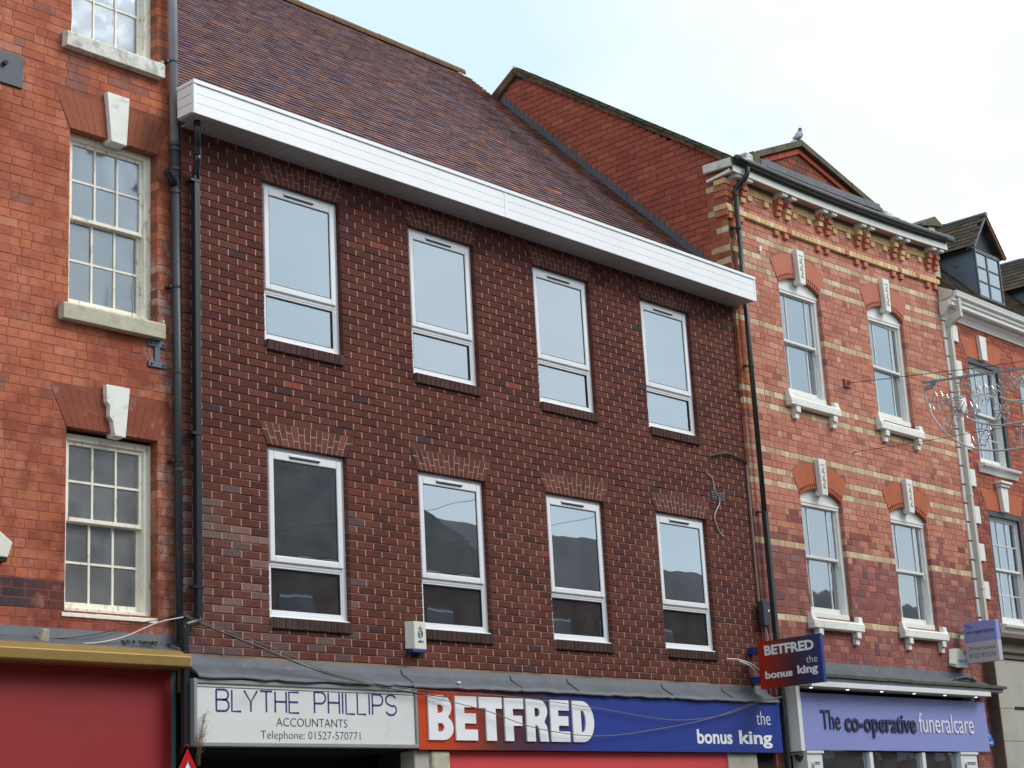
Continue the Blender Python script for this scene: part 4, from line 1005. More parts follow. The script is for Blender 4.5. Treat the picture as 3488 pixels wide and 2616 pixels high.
# arches, keystones, sills, sashes
for wi, (x0, x1, zs0, z0) in enumerate(aw):
    xc = (x0+x1)/2; zc = zs0+.13-RI; a0 = math.degrees(math.atan2(zs0-zc, .525)); n = 22
    om = M['salmon'] if wi < 2 else M['orange']
    for i in range(n):
        t0 = a0+(180-2*a0)*i/n+.03; t1 = a0+(180-2*a0)*(i+1)/n-.03
        if abs((t0+t1)/2-90) < 5.2: continue
        c = lambda r, t: (xc+r*math.cos(math.radians(t)), zc+r*math.sin(math.radians(t)))
        d = (t1-t0)
        pts = [c(RI+.004, t0+d*.30), c(RI, t0+d*.5), c(RI+.004, t0+d*.70), c(RI+.020, t1-d*.15), c(RI+.036, t1-d*.10), c(RI+.042, t1-d*.34), c(RI+.066, t1-d*.34), c(RI+.078, t1-d*.02),
               c(RO-.002, t1), c(RO-.002, t0), c(RI+.078, t0+d*.02), c(RI+.066, t0+d*.34), c(RI+.042, t0+d*.34), c(RI+.036, t0+d*.10), c(RI+.020, t0+d*.15)]
        f = MB(); f.prism(pts, 'y', CY-.006-R.uniform(0, .001), CY+.085); f.xf = warp; f.build('voussoir', om, CB)
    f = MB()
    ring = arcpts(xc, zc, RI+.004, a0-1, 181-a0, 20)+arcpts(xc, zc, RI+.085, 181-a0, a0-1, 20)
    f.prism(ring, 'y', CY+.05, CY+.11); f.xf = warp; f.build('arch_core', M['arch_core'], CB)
    # keystone with carved face
    kb, kt = zs0+.045, zs0+.545
    f = MB(); f.prism([(xc-.068, kb), (xc+.068, kb), (xc+.094, kt), (xc-.094, kt)], 'y', CY-.075, CY+.05); f.xf = warp; ko = f.build('keystone', M['white_stone'], CB, bevel=.004)
    f = MB(); yy = CY-.078
    f.box(xc-.045, xc+.045, yy-.004, yy+.004, kt-.085, kt-.07); 
    for j in range(6):
        zz = kt-.13-j*.052; s_ = 1 if j % 2 else -1
        f.tube([(xc+s_*(-.028+.028*t+.012*math.sin(t*5)), yy, zz+.02*math.cos(t*6)) for t in (0, .2, .4, .6, .8, 1, 1.3, 1.6)], .007, 5)
        f.tube([(xc-s_*.02+.012*math.cos(t), yy, zz+.012*math.sin(t)) for t in (0, 1, 2, 3, 4, 5, 6)], .005, 5)
    f.xf = warp; q = f.build('carving', M['carving'], None); q.parent = ko
    # sill and corbels
    f = MB(); f.prism([(CY+.02, z0-.18), (CY-.085, z0-.178), (CY-.095, z0-.165), (CY-.095, z0-.075), (CY-.08, z0-.055), (CY+.06, z0-.02), (CY+.06, z0-.18)], 'x', x0-.10, x1+.11); f.xf = warp; so_ = f.build('window_sill', M['white_stone'], CB, bevel=.008)
    for xx in (x0-.105, x1+.01):
        f = MB(); f.prism([(CY+.02, z0-.12), (CY-.099, z0-.12), (CY-.07, z0-.03), (CY-.06, z0+.03), (CY+.02, z0+.035)], 'x', xx, xx+.10); f.xf = warp; f.build('sill_block', M['white_stone'], CB, bevel=.004)
    for xx in (x0+.02, x1-.085):
        f = MB(); f.box(xx, xx+.10, CY-.085, CY+.02, z0-.262, z0-.182); f.xf = warp; f.build('sill_corbel', M['white_stone'], CB, bevel=.004)
        f = MB(); f.box(xx+.004, xx+.096, CY-.05, CY+.02, z0-.345, z0-.263); f.xf = warp; f.build('sill_corbel', M['white_stone'], CB, bevel=.004)
    dz = warp((xc, 0, (z0+zs0)/2))[2]-(z0+zs0)/2
    wo = sash_window(CB, (x0, CY, z0+dz-.01), x1-x0, zs0-z0-.02, (M['white_wood'], M['white_wood']), 3, 1, rec=.06, fr=.075, glassm=M['glass_coop'], barx=(.2, .8), backd=.3, meet=.505, sashw=.035, bar=.016, botrail=.085, sillz=.07)
    f = MB(); rr = RI+.006; pts = [(x0, zs0-.04)]+[p for p in arcpts(xc, zc, rr, 180-a0, a0, 16)]+[(x1, zs0-.04)]
    f.prism(pts, 'y', CY+.062, CY+.10); f.xf = warp; f.build('arch_board', M['white_wood'], CB)
    f = MB(); f.box(x0, x1, CY+.045, CY+.10, zs0-.075, zs0-.045); f.box(x0+.03, x1-.03, CY+.05, CY+.1, zs0-.115, zs0-.085); f.xf = warp; f.build('head_moulding', M['white_wood'], CB)
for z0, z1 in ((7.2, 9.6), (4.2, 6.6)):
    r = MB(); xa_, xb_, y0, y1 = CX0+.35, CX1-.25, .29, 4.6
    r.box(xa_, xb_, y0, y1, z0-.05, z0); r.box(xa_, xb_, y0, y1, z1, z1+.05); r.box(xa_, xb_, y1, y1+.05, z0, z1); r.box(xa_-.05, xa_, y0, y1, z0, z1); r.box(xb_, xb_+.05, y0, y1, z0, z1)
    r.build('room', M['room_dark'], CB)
# front gable above the eaves
GY = .3; gl, ga, gr = (9.464, 11.137), (10.707, 11.652), (12.943, 11.093)
def gt(x): return gl[1]+(ga[1]-gl[1])*(x-gl[0])/(ga[0]-gl[0]) if x < ga[0] else ga[1]+(gr[1]-ga[1])*(x-ga[0])/(gr[0]-ga[0])
def glo(z): return max(gl[0]+.04, gl[0]+(z+.17-gl[1])/.4145) if z+.17 > gl[1] else gl[0]+.04
def ghi(z): return gr[0]-(z+.17-gr[1])/.25 if z+.17 > gr[1] else gr[0]-.02
gz = [10.62+.0885*k for k in range(11)]
brickwork(CB, (M['coop_s'], M['coop_m']), gz, 9.46, 12.95, 'mixed', .222, .106, .008, lambda k, x, z, hd: jitc(pick([S(132, 66, 48), S(112, 66, 48), S(150, 70, 50)], (1, 1, 1)), .15), lo=glo, hi=ghi, org=(0, GY+.03, 0), nsingle=0, massname='gable_brickwork')
f = MB(); f.prism([(gl[0]+.04, 10.5), (gl[0]+.04, gl[1]-.04), (ga[0], ga[1]-.04), (gr[0], gr[1]-.04), (gr[0], 10.5)], 'y', GY+.035, 1.6); f.build('gable_wall', M['mort_flank'], CB)
for (p, q_) in ((gl, ga), (ga, gr)):
    n = 6 if q_ is ga else 11
    for i in range(n):
        t0, t1 = i/n, (i+1)/n
        a = (p[0]+(q_[0]-p[0])*t0+.002, p[1]+(q_[1]-p[1])*t0); b = (p[0]+(q_[0]-p[0])*t1-.003, p[1]+(q_[1]-p[1])*t1)
        f = MB(); f.prism([(a[0], a[1]-.205), (b[0], b[1]-.205), (b[0], b[1]-.125), (a[0], a[1]-.125)], 'y', GY-.005, GY+.08); f.build('raking_brick', M['red_rub'], CB, bevel=.003)
    n = 3 if q_ is ga else 5
    for i in range(n):
        t0, t1 = i/n, (i+1)/n
        a = (p[0]+(q_[0]-p[0])*t0+.002, p[1]+(q_[1]-p[1])*t0); b = (p[0]+(q_[0]-p[0])*t1-.004, p[1]+(q_[1]-p[1])*t1)
        f = MB(); f.prism([(a[0], a[1]-.10), (b[0], b[1]-.10), (b[0], b[1]), (a[0], a[1])], 'y', GY-.07, GY+.22); f.build('coping_stone', M['coping'], CB, bevel=.006)
f = MB(); f.xf = None
for a, b in ((9.58, 10.2), (10.205, 10.95), (10.955, 11.8), (11.805, 12.8)):
    f = MB(); z = lambda x: 10.915+.0055*(x-8.5)**2
    f.prism([(a, z(a)), (b, z(b)), (b, z(b)+.11), (a, z(a)+.11)], 'y', GY-.10, GY-.085); f.build('lead_flashing', M['lead'], CB)
for (xa_, xb_, za, zb2, mt) in ((9.08, 9.26, 10.86, 11.0, 'sill_white'), (9.27, 9.44, 10.86, 11.07, 'coping'), (9.45, 9.58, 10.85, 11.0, 'lead'), (12.9, 13.15, 10.9, 11.06, 'sill_white')):
    f = MB(); f.box(xa_, xb_, GY-.12, GY+.2, za-.3, zb2); f.build('lead_cap', M[mt], CB, bevel=.02)
# stone capped pier beyond the right-hand verge
f = MB(); f.box(13.98, 14.19, .02, .30, 10.0, 11.0); f.build('parapet_pier', M['sill_stone'], CB)
f = MB(); f.prism([(13.72, 10.98), (14.17, 11.195), (14.40, 11.10), (14.40, 11.06), (14.17, 11.03), (13.72, 10.93)], 'y', -.02, .36); f.build('parapet_cap', M['coping'], CB, bevel=.006)
# shopfront with lit canopy
f = MB(); f.prism([(CY, 3.79), (CY-.01, 3.79), (CY-.03, 3.70), (CY-.38, 3.56), (CY-.38, 3.545), (CY, 3.62)], 'x', 8.40, 13.45); f.build('lead_apron', M['lead'], CB)
x = 8.42
while x < 13.78:
    f = MB(); dz = R.uniform(-.004, .004); l = R.choice([.3, .32, .34]); f.box(x, min(x+l-.006, 13.8), -.435, -.15, 3.535+dz, 3.575+dz+R.uniform(-.004, .006)); f.build('canopy_tile', M['slate'], CB, bevel=.003); x += l
f = MB(); f.box(8.44, 13.7, -.41, -.06, 3.48, 3.53); f.build('canopy_board', M['lead'], CB)
f = MB(); f.box(8.44, 13.22, -.455, -.435, 3.41, 3.475); f.box(8.44, 13.22, -.435, -.10, 3.425, 3.475); f.build('canopy_fascia', M['shop_white'], CB, bevel=.003)
f = MB(); f.box(8.47, 13.18, -.44, -.10, 3.405, 3.424); f.build('canopy_soffit', M['soffit'], CB)
for x in (8.57, 9.44, 10.30, 11.16, 12.02, 12.93):
    f = MB(); f.tube([(x, -.36, 3.404), (x, -.36, 3.395)], .02, 10); f.build('spotlight', M['spot'], CB)
f = MB(); f.box(8.315, 8.40, -.30, -.06, 2.62, 3.42); f.build('canopy_side', M['shop_white'], CB, bevel=.004)
f = MB(); f.box(13.10, 13.18, -.20, -.06, 3.3, 3.42); f.build('canopy_side', M['shop_white'], CB)
f = MB(); f.box(8.42, 13.37, -.02, .06, 0, 3.6); f.build('shop_backing', M['grime'], CB)
for xa_, xb_ in ((8.47, 8.82), (12.44, 12.92)):
    f = MB(); f.box(xa_, xb_, -.27, -.05, 0, 2.625); f.box(xa_-.02, xb_+.02, -.29, -.271, 2.59, 2.625); f.build('pilaster', M['shop_white'], CB, bevel=.006)
    f = MB(); f.box(xa_+.10, xb_-.10, -.30, -.291+.0, 2.30, 2.50); f.build('pilaster_panel', M['shop_white'], CB, bevel=.006)
    f = MB(); f.box(xa_+.12, xb_-.12, -.306, -.3005, 2.475, 2.485); f.box(xa_+.12, xb_-.12, -.306, -.3005, 2.455, 2.462); f.build('panel_moulding', M['blacktext'], CB)
for x in (10.02, 11.41):
    f = MB(); f.box(x, x+.09, -.24, -.16, 0, 2.62); f.build('shop_mullion', M['shop_white'], CB, bevel=.004)
for a, b in ((8.83, 10.015), (10.115, 11.405), (11.505, 12.435)):
    f = MB(); f.box(a, b, -.19, -.18, .4, 2.62); f.build('shop_pane', M['glass_coop'], CB)
f = MB(); f.box(8.83, 12.435, -.24, -.16, 0, .395); f.build('stall_riser', M['shop_white'], CB)
f = MB(); f.box(9.25, 9.62, -.08, -.06, 2.535, 2.56); f.build('lit_tube', M['tube'], CB)

# ================================================================== right-hand building with white quoins
RB = empty('quoined_brick_building', (17, -.05, 0), 'red brick building with white quoins, lead dormers and grey stone ground floor', 'building')
RX1 = 20.0
rw = [(14.60, 7.155, 15.715, 8.90), (16.38, 7.155, 17.5, 8.90), (18.16, 7.155, 19.28, 8.90), (14.655, 4.61, 15.80, 6.40), (16.44, 4.61, 17.58, 6.40)]
hl = []; hc = []
for a, z0, b, z1 in rw:
    hl += [Rect(a, b, z0-.02, z1), Trap(a, b, z1-.001, a-.16, b+.16, z1+.33)]; hc.append((a-.003, b+.003, z0-.02, z1+.003))
backing(RB, M['mort_right'], 13.905, RX1, 2.0, 9.7, hc, org=(0, CY, 0), rec=.006, thick=.3)
f = MB(); f.prism([(.26, 0), (.26, 9.9), (1.4, 11.3), (3, 9.9), (3, 0)], 'x', 13.91, RX1); f.build('rear_block', M['grime'], RB)
def col_right(k, x, z, hd):
    if z > 6.7: c = pick([S(174, 92, 68), S(182, 98, 70), S(164, 86, 66), S(150, 80, 66)], (3, 3, 3, 1))
    else: c = pick([S(160, 82, 68), S(146, 74, 66), S(172, 92, 72), S(128, 72, 70)], (3, 3, 2, 1))
    return jitc(c, .1)
brickwork(RB, (M['right_s'], M['right_m']), stepz(4.42, .075, 70), 13.91, RX1, 'mixed', .218, .104, .007, col_right, hl, org=(0, CY, 0), nsingle=300, proud=.002)
for wi, (a, z0, b, z1) in enumerate(rw):
    n = 14
    for i in range(n):
        fb = lambda t: a+(b-a)*t
        ftp = lambda t: a-.16+(b-a+.32)*t
        t0, t1 = i/n, (i+1)/n
        if abs((t0+t1)/2-.5) < .09: continue
        f = MB(); f.prism([(fb(t0)+.001, z1), (fb(t1)-.001, z1), (ftp(t1)-.001, z1+.33), (ftp(t0)+.001, z1+.33)], 'y', CY-.002-R.uniform(0, .001), CY+.1); f.build('voussoir', M['orange'] if z1 > 7 else M['orange'], RB)
    xm = (a+b)/2-.03
    f = MB()
    if z1 > 7: f.prism([(xm-.085, z1+.005), (xm+.085, z1+.005), (xm+.115, z1+.41), (xm-.115, z1+.41)], 'y', CY-.06, CY+.05)
    else: f.prism([(xm-.08, z1-.0), (xm+.08, z1-.0), (xm+.125, z1+.40), (xm-.125, z1+.40)], 'y', CY-.07, CY+.05)
    f.build('keystone', M['white_wood'], RB, bevel=.004)
    if z1 < 7:
        f = MB(); f.box(xm-.19, xm+.19, CY-.13, CY+.03, z1+.45, z1+.49); f.box(xm-.15, xm+.15, CY-.10, CY+.03, z1+.402, z1+.449); f.build('keystone_cap', M['white_wood'], RB, bevel=.006)
    f = MB(); f.prism([(CY+.02, z0-.17), (CY-.03, z0-.17), (CY-.06, z0-.09), (CY-.11, z0-.07), (CY-.12, z0-.03), (CY-.02, z0-.005), (CY+.1, z0)], 'x', a-.06, b+.10); f.build('window_sill', M['white_wood'], RB, bevel=.004)
    f = MB(); f.box(a, a+.05, CY+.005, CY+.16, z0, z1); f.box(b-.07, b, CY+.005, CY+.16, z0, z1); f.box(a+.05, b-.07, CY+.005, CY+.16, z1-.085, z1); f.build('window_casing', M['casing'], RB, bevel=.004)
    sash_window(RB, (a+.05, CY, z0+.0), b-a-.12, z1-z0-.085, (M['white_wood'], M['white_wood']), 3, 2, rec=.05, fr=.02, glassm=M['glass_coop'], meet=.5, sashw=.045, bar=.014, horns=False, botrail=.09, sillz=.04, off=.03)
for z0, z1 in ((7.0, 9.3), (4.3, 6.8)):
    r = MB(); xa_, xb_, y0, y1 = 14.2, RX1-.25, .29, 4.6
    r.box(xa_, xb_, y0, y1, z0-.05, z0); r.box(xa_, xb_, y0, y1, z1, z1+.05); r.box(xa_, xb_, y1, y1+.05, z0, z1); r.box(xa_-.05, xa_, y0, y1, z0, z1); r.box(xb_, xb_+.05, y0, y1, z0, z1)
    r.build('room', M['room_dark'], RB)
z = 9.36; i = 0
zb_ = 6.12+.2945*11
zz = [6.12+.2945*k for k in range(-6, 12)]
for i, z in enumerate(zz):
    wide = (i % 2 == 0)
    f = MB(); f.box(13.885, 14.35 if wide else 14.13, CY-.028, CY+.02, z+.012, min(z+.2825, 9.42)); f.build('quoin_stone', M['white_wood'], RB, bevel=.006)
def rstrip(name, mat, prof, x0, x1, bev=.003):
    f = MB(); f.prism(prof, 'x', x0, x1); return f.build(name, mat, RB, bevel=bev)
rstrip('frieze', M['white_wood'], [(CY+.02, 9.425), (CY-.03, 9.425), (CY-.03, 9.45), (CY-.05, 9.50), (CY-.10, 9.545), (CY-.10, 9.62), (CY+.02, 9.62)], 13.90, RX1)
rstrip('cornice', M['white_wood'], [(CY+.0, 9.621), (CY-.17, 9.575), (CY-.21, 9.58), (CY-.21, 9.63), (CY-.24, 9.655), (CY-.24, 9.70), (CY+.0, 9.70)], 13.90, RX1)
rstrip('gutter', M['white_wood'], [(-.245, 9.705), (-.30, 9.70), (-.335, 9.72), (-.345, 9.76), (-.36, 9.80), (-.35, 9.805), (-.25, 9.805)], 13.93, RX1, .004)
f = MB(); f.prism([(-.06, 9.66), (-.26, 9.70), (-.30, 9.80), (-.06, 9.92)], 'x', 13.86, 13.93); f.build('kneeler_stone', M['sill_white'], RB, bevel=.012)
f = MB(); f.prism([(-.06, 9.42), (-.12, 9.44), (-.24, 9.58), (-.25, 9.655), (-.06, 9.655)], 'x', 13.84, 13.90); f.build('kneeler_stone', M['white_wood'], RB, bevel=.01)
# roof and dormers
al3 = math.atan(1.03); V3 = Vector((0, math.cos(al3), math.sin(al3))); N3 = Vector((0, -math.sin(al3), math.cos(al3)))
f = MB(); f.prism([(-.30, 9.80), (1.5, 11.64), (3.2, 10.0), (3.1, 9.9), (1.5, 11.5), (-.25, 9.75)], 'x', 13.93, RX1); rro = f.build('roof', M['slate'], RB)
def col_dark(x, v, P): return jitc(pick([S(96, 76, 66), S(80, 70, 64), S(74, 70, 54), S(110, 84, 68)], (3, 3, 2, 1)), .2)
tiled(rro, Vector((13.93, -.31, 9.80)), Vector((1, 0, 0)), V3, N3, RX1-13.93, 2.3, .085, .17, (M['moss_tile_s'], M['moss_tile_m']), col_dark, 0)
def dormer(dx):
    f = MB(); x0, x1, y0 = 15.2+dx, 16.10+dx, -.10
    f.prism([(y0, 10.0), (y0, 10.88), (.80, 10.88), (-.05, 10.0)], 'x', x0, x0+.05)
    o = f.build('dormer', M['lead_dark'], RB)
    def ch(mb, nm, mt, **k):
        q = mb.build(nm, M[mt] if isinstance(mt, str) else mt, None, **k); q.parent = o; q.matrix_parent_inverse = Matrix.Identity(4); return q
    q = MB(); q.prism([(y0, 10.0), (y0, 10.88), (.80, 10.88), (-.05, 10.0)], 'x', x1-.05, x1); ch(q, 'cheek', 'lead_dark')
    xm, rz, ez = 15.65+dx, 11.52, 10.84; xl, xr = 15.08+dx, 16.22+dx
    q = MB(); q.prism([(xl+.03, ez-.02), (xm, rz-.03), (xr-.03, ez-.02)], 'y', -.04, 1.4); ch(q, 'gable_board', 'grime_wood')
    q = MB(); q.prism([(x0-.02, ez-.02), (x0+.05, ez+.06), (x1-.05, ez+.06), (x1+.02, ez-.02)], 'y', -.085, -.045); ch(q, 'lower_board', 'grime_wood')
    for s_, xe in ((-1, xl), (1, xr)):
        q = MB(); q.prism([(xe, ez), (xm, rz), (xm, rz-.06), (xe+.055*(-s_), ez)], 'y', -.19, -.16); ch(q, 'bargeboard', 'barge' if s_ > 0 else 'lead')
        L = math.hypot(xm-xe, rz-ez); U = Vector((0, 1, 0)) if s_ < 0 else Vector((0, -1, 0)); Vd = Vector((xm-xe, 0, rz-ez)).normalized(); Nd = U.cross(Vd)
        org = Vector((xe, -.2 if s_ < 0 else 1.45, ez+.012))
        if Nd.z < 0: Nd = -Nd
        Rm = Matrix((U, Vd, Nd)).transposed().to_4x4()
        rows = 8
        for r in range(rows):
            v = r*L/rows; cols_ = 9
            for c in range(cols_):
                a = -0.0+c*.184; 
                qx = MB(); h = L/rows*1.12
                qx.v = [(a, 0, .018), (a+.181, 0, .018), (a+.181, 0, .004), (a, 0, .004), (a, h, .006), (a+.181, h, .006), (a+.181, h, -.006), (a, h, -.006)]
                qx.f = [(0, 1, 5, 4), (3, 2, 1, 0), (0, 4, 7, 3), (1, 2, 6, 5), (7, 6, 2, 3)] if s_ < 0 else [(4, 5, 1, 0), (0, 1, 2, 3), (3, 7, 4, 0), (5, 6, 2, 1), (3, 2, 6, 7)]
                key = ('dt', s_, c)
                off = .09 if (r % 2 and c < cols_-1) else 0
                if key not in _bm:
                    tt = MB(); tt.v = qx.v; tt.f = qx.f; me = bpy.data.meshes.new('roof_tile'); me.from_pydata(tt.v, [], tt.f); me.materials.append(M['moss_tile_s']); me.update(); _bm[key] = me
                X = Matrix.Translation(org+Vd*v+U*off+Nd*R.uniform(0, .003)) @ Rm
                t = link('roof_tile', _bm[key], None, X); t.parent = o; t.color = (*col_dark(0, 0, None), 1)
    q = MB(); q.tube([(xm, -.21, rz+.012), (xm, .55, rz+.012)], .045, 8); ch(q, 'ridge_tile', 'lead')
    q = MB(); q.tube([(xm, .56, rz+.02), (xm, 1.5, rz+.02)], .045, 8); ch(q, 'ridge_tile', 'lead')
    q = MB(); q.box(x0+.012, x0+.045, y0-.03, y0-.001, 10.02, 10.86); q.box(x1-.045, x1-.012, y0-.03, y0-.001, 10.0, 10.86); q.box(x0+.045, x1-.045, y0-.03, y0-.001, 10.80, 10.86); q.box(x0+.045, x1-.045, y0-.03, y0-.001, 10.0, 10.05); ch(q, 'window_frame', 'lead')
    q = MB(); q.box(xm-.045, xm-.005, y0-.025, y0-.002, 10.05, 10.80); ch(q, 'mullion', 'iron_lt')
    for z in (10.30, 10.55):
        q = MB(); q.box(x0+.045, xm-.045, y0-.022, y0-.004, z-.012, z+.012); ch(q, 'glazing_bar', 'iron'); q = MB(); q.box(xm-.005, x1-.045, y0-.022, y0-.004, z-.012, z+.012); ch(q, 'glazing_bar', 'iron')
    for a, b in ((x0+.045, xm-.045), (xm-.005, x1-.045)):
        for z in ((10.05, 10.288), (10.312, 10.538), (10.562, 10.80)):
            q = MB(); q.box(a, b, y0-.012, y0-.008, z[0], z[1]); ch(q, 'pane', 'glass_dorm')
    q = MB(); q.box(x0+.05, x1-.05, y0+.12, y0+.13, 10.0, 10.85); ch(q, 'window_lining', 'reveal')
    q = MB(); q.tube([(x0-.02, .22, 10.62), (x0, .22, 10.62)], .02, 8); ch(q, 'vent_stub', 'lead')
    return o
dormer(0); dormer(2.83)
# stone ground floor
for i, (z0, z1) in enumerate(((0, .9), (.9, 1.4), (1.4, 1.87), (1.87, 2.33), (2.33, 2.80), (2.80, 3.28), (3.28, 4.02))):
    for a, b in ((13.932, 14.95), (14.955, 16.1), (16.105, 17.3)):
        f = MB(); f.box(a, b, -.22, .1, z0+.003, z1-.003); f.build('ashlar_block', M['stone_pale'], RB, bevel=.004)
    f = MB(); f.box(13.912, 13.931, -.215, -.03, z0+.003, z1-.003); f.build('ashlar_return', M['stone_dark'], RB)
f = MB(); f.prism([(.0, 4.03), (-.25, 4.03), (-.25, 4.10), (-.29, 4.12), (-.29, 4.17), (-.24, 4.18), (-.24, 4.26), (-.36, 4.33), (-.36, 4.40), (-.05, 4.44), (.0, 4.44)], 'x', 13.93, RX1); f.build('stone_cornice', M['stone_dark'], RB, bevel=.004)
f = MB(); f.box(14.40, 14.9, -.232, -.221, 3.275, 3.315); f.build('slot', M['grime'], RB)
P = empty('cream_downpipe', (13.95, -.1, 0), 'square cream downpipe crossing the white quoins of the right-hand building', 'pipe')
def boxpipe(name, pts, s, mt):
    q = MB(); q.tube(pts, s*.70, 4); o = q.build(name, M[mt], P); return o
q = MB(); q.box(14.032, 14.108, -.32, -.24, 9.47, 9.71); q.build('outlet', M['cream_pipe'], P, bevel=.004)
q = MB(); q.prism([(0, 0), (.078, 0), (.078, .32), (0, .32)], 'z', 0, .07)
q = MB(); q.add([(14.03, -.32, 9.40), (14.11, -.32, 9.40), (14.11, -.24, 9.49), (14.03, -.24, 9.49), (13.97, -.14, 9.28), (14.055, -.14, 9.28), (14.055, -.06, 9.36), (13.97, -.06, 9.36), (14.03, -.32, 9.48), (14.11, -.32, 9.48)], [(0, 1, 9, 8), (8, 9, 2, 3), (0, 4, 5, 1), (3, 2, 6, 7), (0, 8, 3, 7, 4), (1, 5, 6, 2, 9), (4, 7, 6, 5)]); q.build('offset_pipe', M['cream_pipe'], P)
for z0, z1 in ((6.55, 9.33), (5.1, 6.545), (2.3, 5.095)):
    q = MB(); q.box(13.975, 14.05, -.145, -.07, z0, z1); q.build('pipe_shaft', M['cream_pipe'], P, bevel=.004)
for z in (9.28, 6.55, 5.1):
    q = MB(); q.box(13.965, 14.06, -.152, -.06, z-.02, z+.02); q.build('pipe_collar', M['cream_pipe'], P, bevel=.003)
P = empty('black_downpipe', (8.24, -.13, 0), 'black downpipe with a swan neck between the dark brown and striped brick buildings', 'pipe')
q = MB(); q.tube(smooth_path([(8.32, -.30, 10.40), (8.31, -.30, 10.32), (8.29, -.26, 10.25), (8.25, -.17, 10.16), (8.24, -.135, 10.10), (8.24, -.13, 10.02)], 4), .036, 12); q.build('swan_neck', M['black'], P, smooth=True)
q = MB(); q.tube([(8.24, -.13, 10.06), (8.23, -.13, 5.65)], .034, 14); q.build('pipe_shaft', M['pipe_green'], P, smooth=True)
q = MB(); q.box(8.20, 8.262, -.165, -.10, 0, 5.65); q.build('pipe_shaft', M['pipe_green'], P, bevel=.005)
for z in (9.56, 7.62, 5.66, 3.25):
    q = MB(); q.tube([(8.235, -.13, z-.012), (8.235, -.13, z+.012)], .042, 12); q.box(8.14, 8.21, -.12, -.06, z-.01, z+.01); q.build('pipe_bracket', M['black'], P)

# ================================================================== signs
def grad_mat(name, stops, axis, a, b):
    m_, t, bb = new_mat(name); p = posxyz(t); f = ramp(t, p[axis], a, b)
    n = nn(t, 'ShaderNodeValToRGB'); t.links.new(f, n.inputs[0]); e = n.color_ramp.elements
    while len(e) < len(stops): e.new(.5)
    for el, (q, c) in zip(e, stops): el.position = q; el.color = (*c, 1)
    t.links.new(n.outputs[0], bb.inputs['Base Color']); bb.inputs['Roughness'].default_value = .35; return m_
SY = -.15
P = empty('accountants_sign', (.35, SY, 2.6), 'white fascia sign reading BLYTHE PHILLIPS ACCOUNTANTS with navy lettering', 'sign')
q = MB(); q.box(-1.02, 1.722, SY+.004, .015, 2.622, 3.20); q.build('sign_box', M['alu'], P)
q = MB(); q.box(-.985, 1.69, SY-.004, SY+.003, 2.655, 3.16); q.build('sign_face', M['sign_white'], P)
for (a, b, z0, z1, nm) in ((-1.02, 1.722, 3.163, 3.20, 'frame_rail'), (-1.02, 1.722, 2.618, 2.652, 'frame_rail'), (-1.02, -.988, 2.653, 3.162, 'frame_stile'), (1.693, 1.722, 2.653, 3.162, 'frame_stile')):
    q = MB(); q.box(a, b, SY-.022, SY+.003, z0, z1); q.build(nm, M['alu'], P, bevel=.003)
q = MB(); q.box(-.985, 1.69, SY-.0065, SY-.0045, 3.128, 3.134); q.build('face_trim', M['grime'], P)
yy = SY-.0045
def ribbon(parent, strokes, x, z, w_, h_, mat, y, t=.019):
    q = MB()
    for st in strokes:
        P_ = [(x+a*w_, z+b*h_) for a, b in st]
        L_, R_ = [], []
        for i_ in range(len(P_)):
            a = P_[max(i_-1, 0)]; b = P_[min(i_+1, len(P_)-1)]; dx, dz = b[0]-a[0], b[1]-a[1]; l = math.hypot(dx, dz) or 1
            nx, nz_ = -dz/l*t/2, dx/l*t/2; L_.append((P_[i_][0]+nx, y, P_[i_][1]+nz_)); R_.append((P_[i_][0]-nx, y, P_[i_][1]-nz_))
        n_ = len(q.v); k_ = len(P_); q.add(L_+R_, [(i_+k_, i_+1+k_, i_+1, i_) for i_ in range(k_-1)])
    return q.build('letter', mat, parent)
def ar(cx, cy, rx, ry, a0, a1, n=9): return arc(cx, cy, rx, ry, a0, a1, n)
def arc(cx, cy, rx, ry, a0, a1, n=10): return [(cx+rx*math.cos(math.radians(a0+(a1-a0)*i/n)), cy+ry*math.sin(math.radians(a0+(a1-a0)*i/n))) for i in range(n+1)]
ST = {'B': [[(0, 0), (0, 1)], [(0, 1)]+ar(.62, .765, .34, .235, 90, -90)+[(0, .53)], [(.5, .53)]+ar(.66, .265, .34, .265, 90, -90)+[(0, 0)]],
 'L': [[(0, 1), (0, 0), (1, 0)]], 'Y': [[(0, 1), (.5, .45), (1, 1)], [(.5, .47), (.5, 0)]], 'T': [[(0, 1), (1, 1)], [(.5, 1), (.5, 0)]],
 'H': [[(0, 0), (0, 1)], [(1, 0), (1, 1)], [(0, .52), (1, .52)]], 'E': [[(1, 1), (0, 1), (0, 0), (1, 0)], [(0, .52), (.92, .52)]], 'I': [[(.5, 0), (.5, 1)]],
 'P': [[(0, 0), (0, 1)], [(0, 1)]+ar(.60, .73, .40, .27, 90, -90)+[(0, .46)]],
 'S': [ar(.5, .745, .46, .255, 20, 180, 9)+ar(.5, .745, .46, .255, 180, 255, 4)[1:]+[(.62, .44)]+ar(.5, .26, .48, .26, 60, -160, 12)]}
def word(txt, x0, x1, z0, z1, wid):
    tot = sum(wid[c_] for c_ in txt)+.16*(len(txt)-1); k_ = (x1-x0)/tot; x = x0
    for c_ in txt:
        ribbon(P, ST[c_], x, z0, wid[c_]*k_, z1-z0, M['navy'], yy-.001); x += (wid[c_]+.16)*k_
WD = {'B': .66, 'L': .5, 'Y': .72, 'T': .66, 'H': .62, 'E': .56, 'I': .06, 'P': .62, 'S': .66}
word('BLYTHE', -.765, .195, 2.925, 3.112, WD)
word('PHILLIPS', .385, 1.445, 2.93, 3.122, WD)
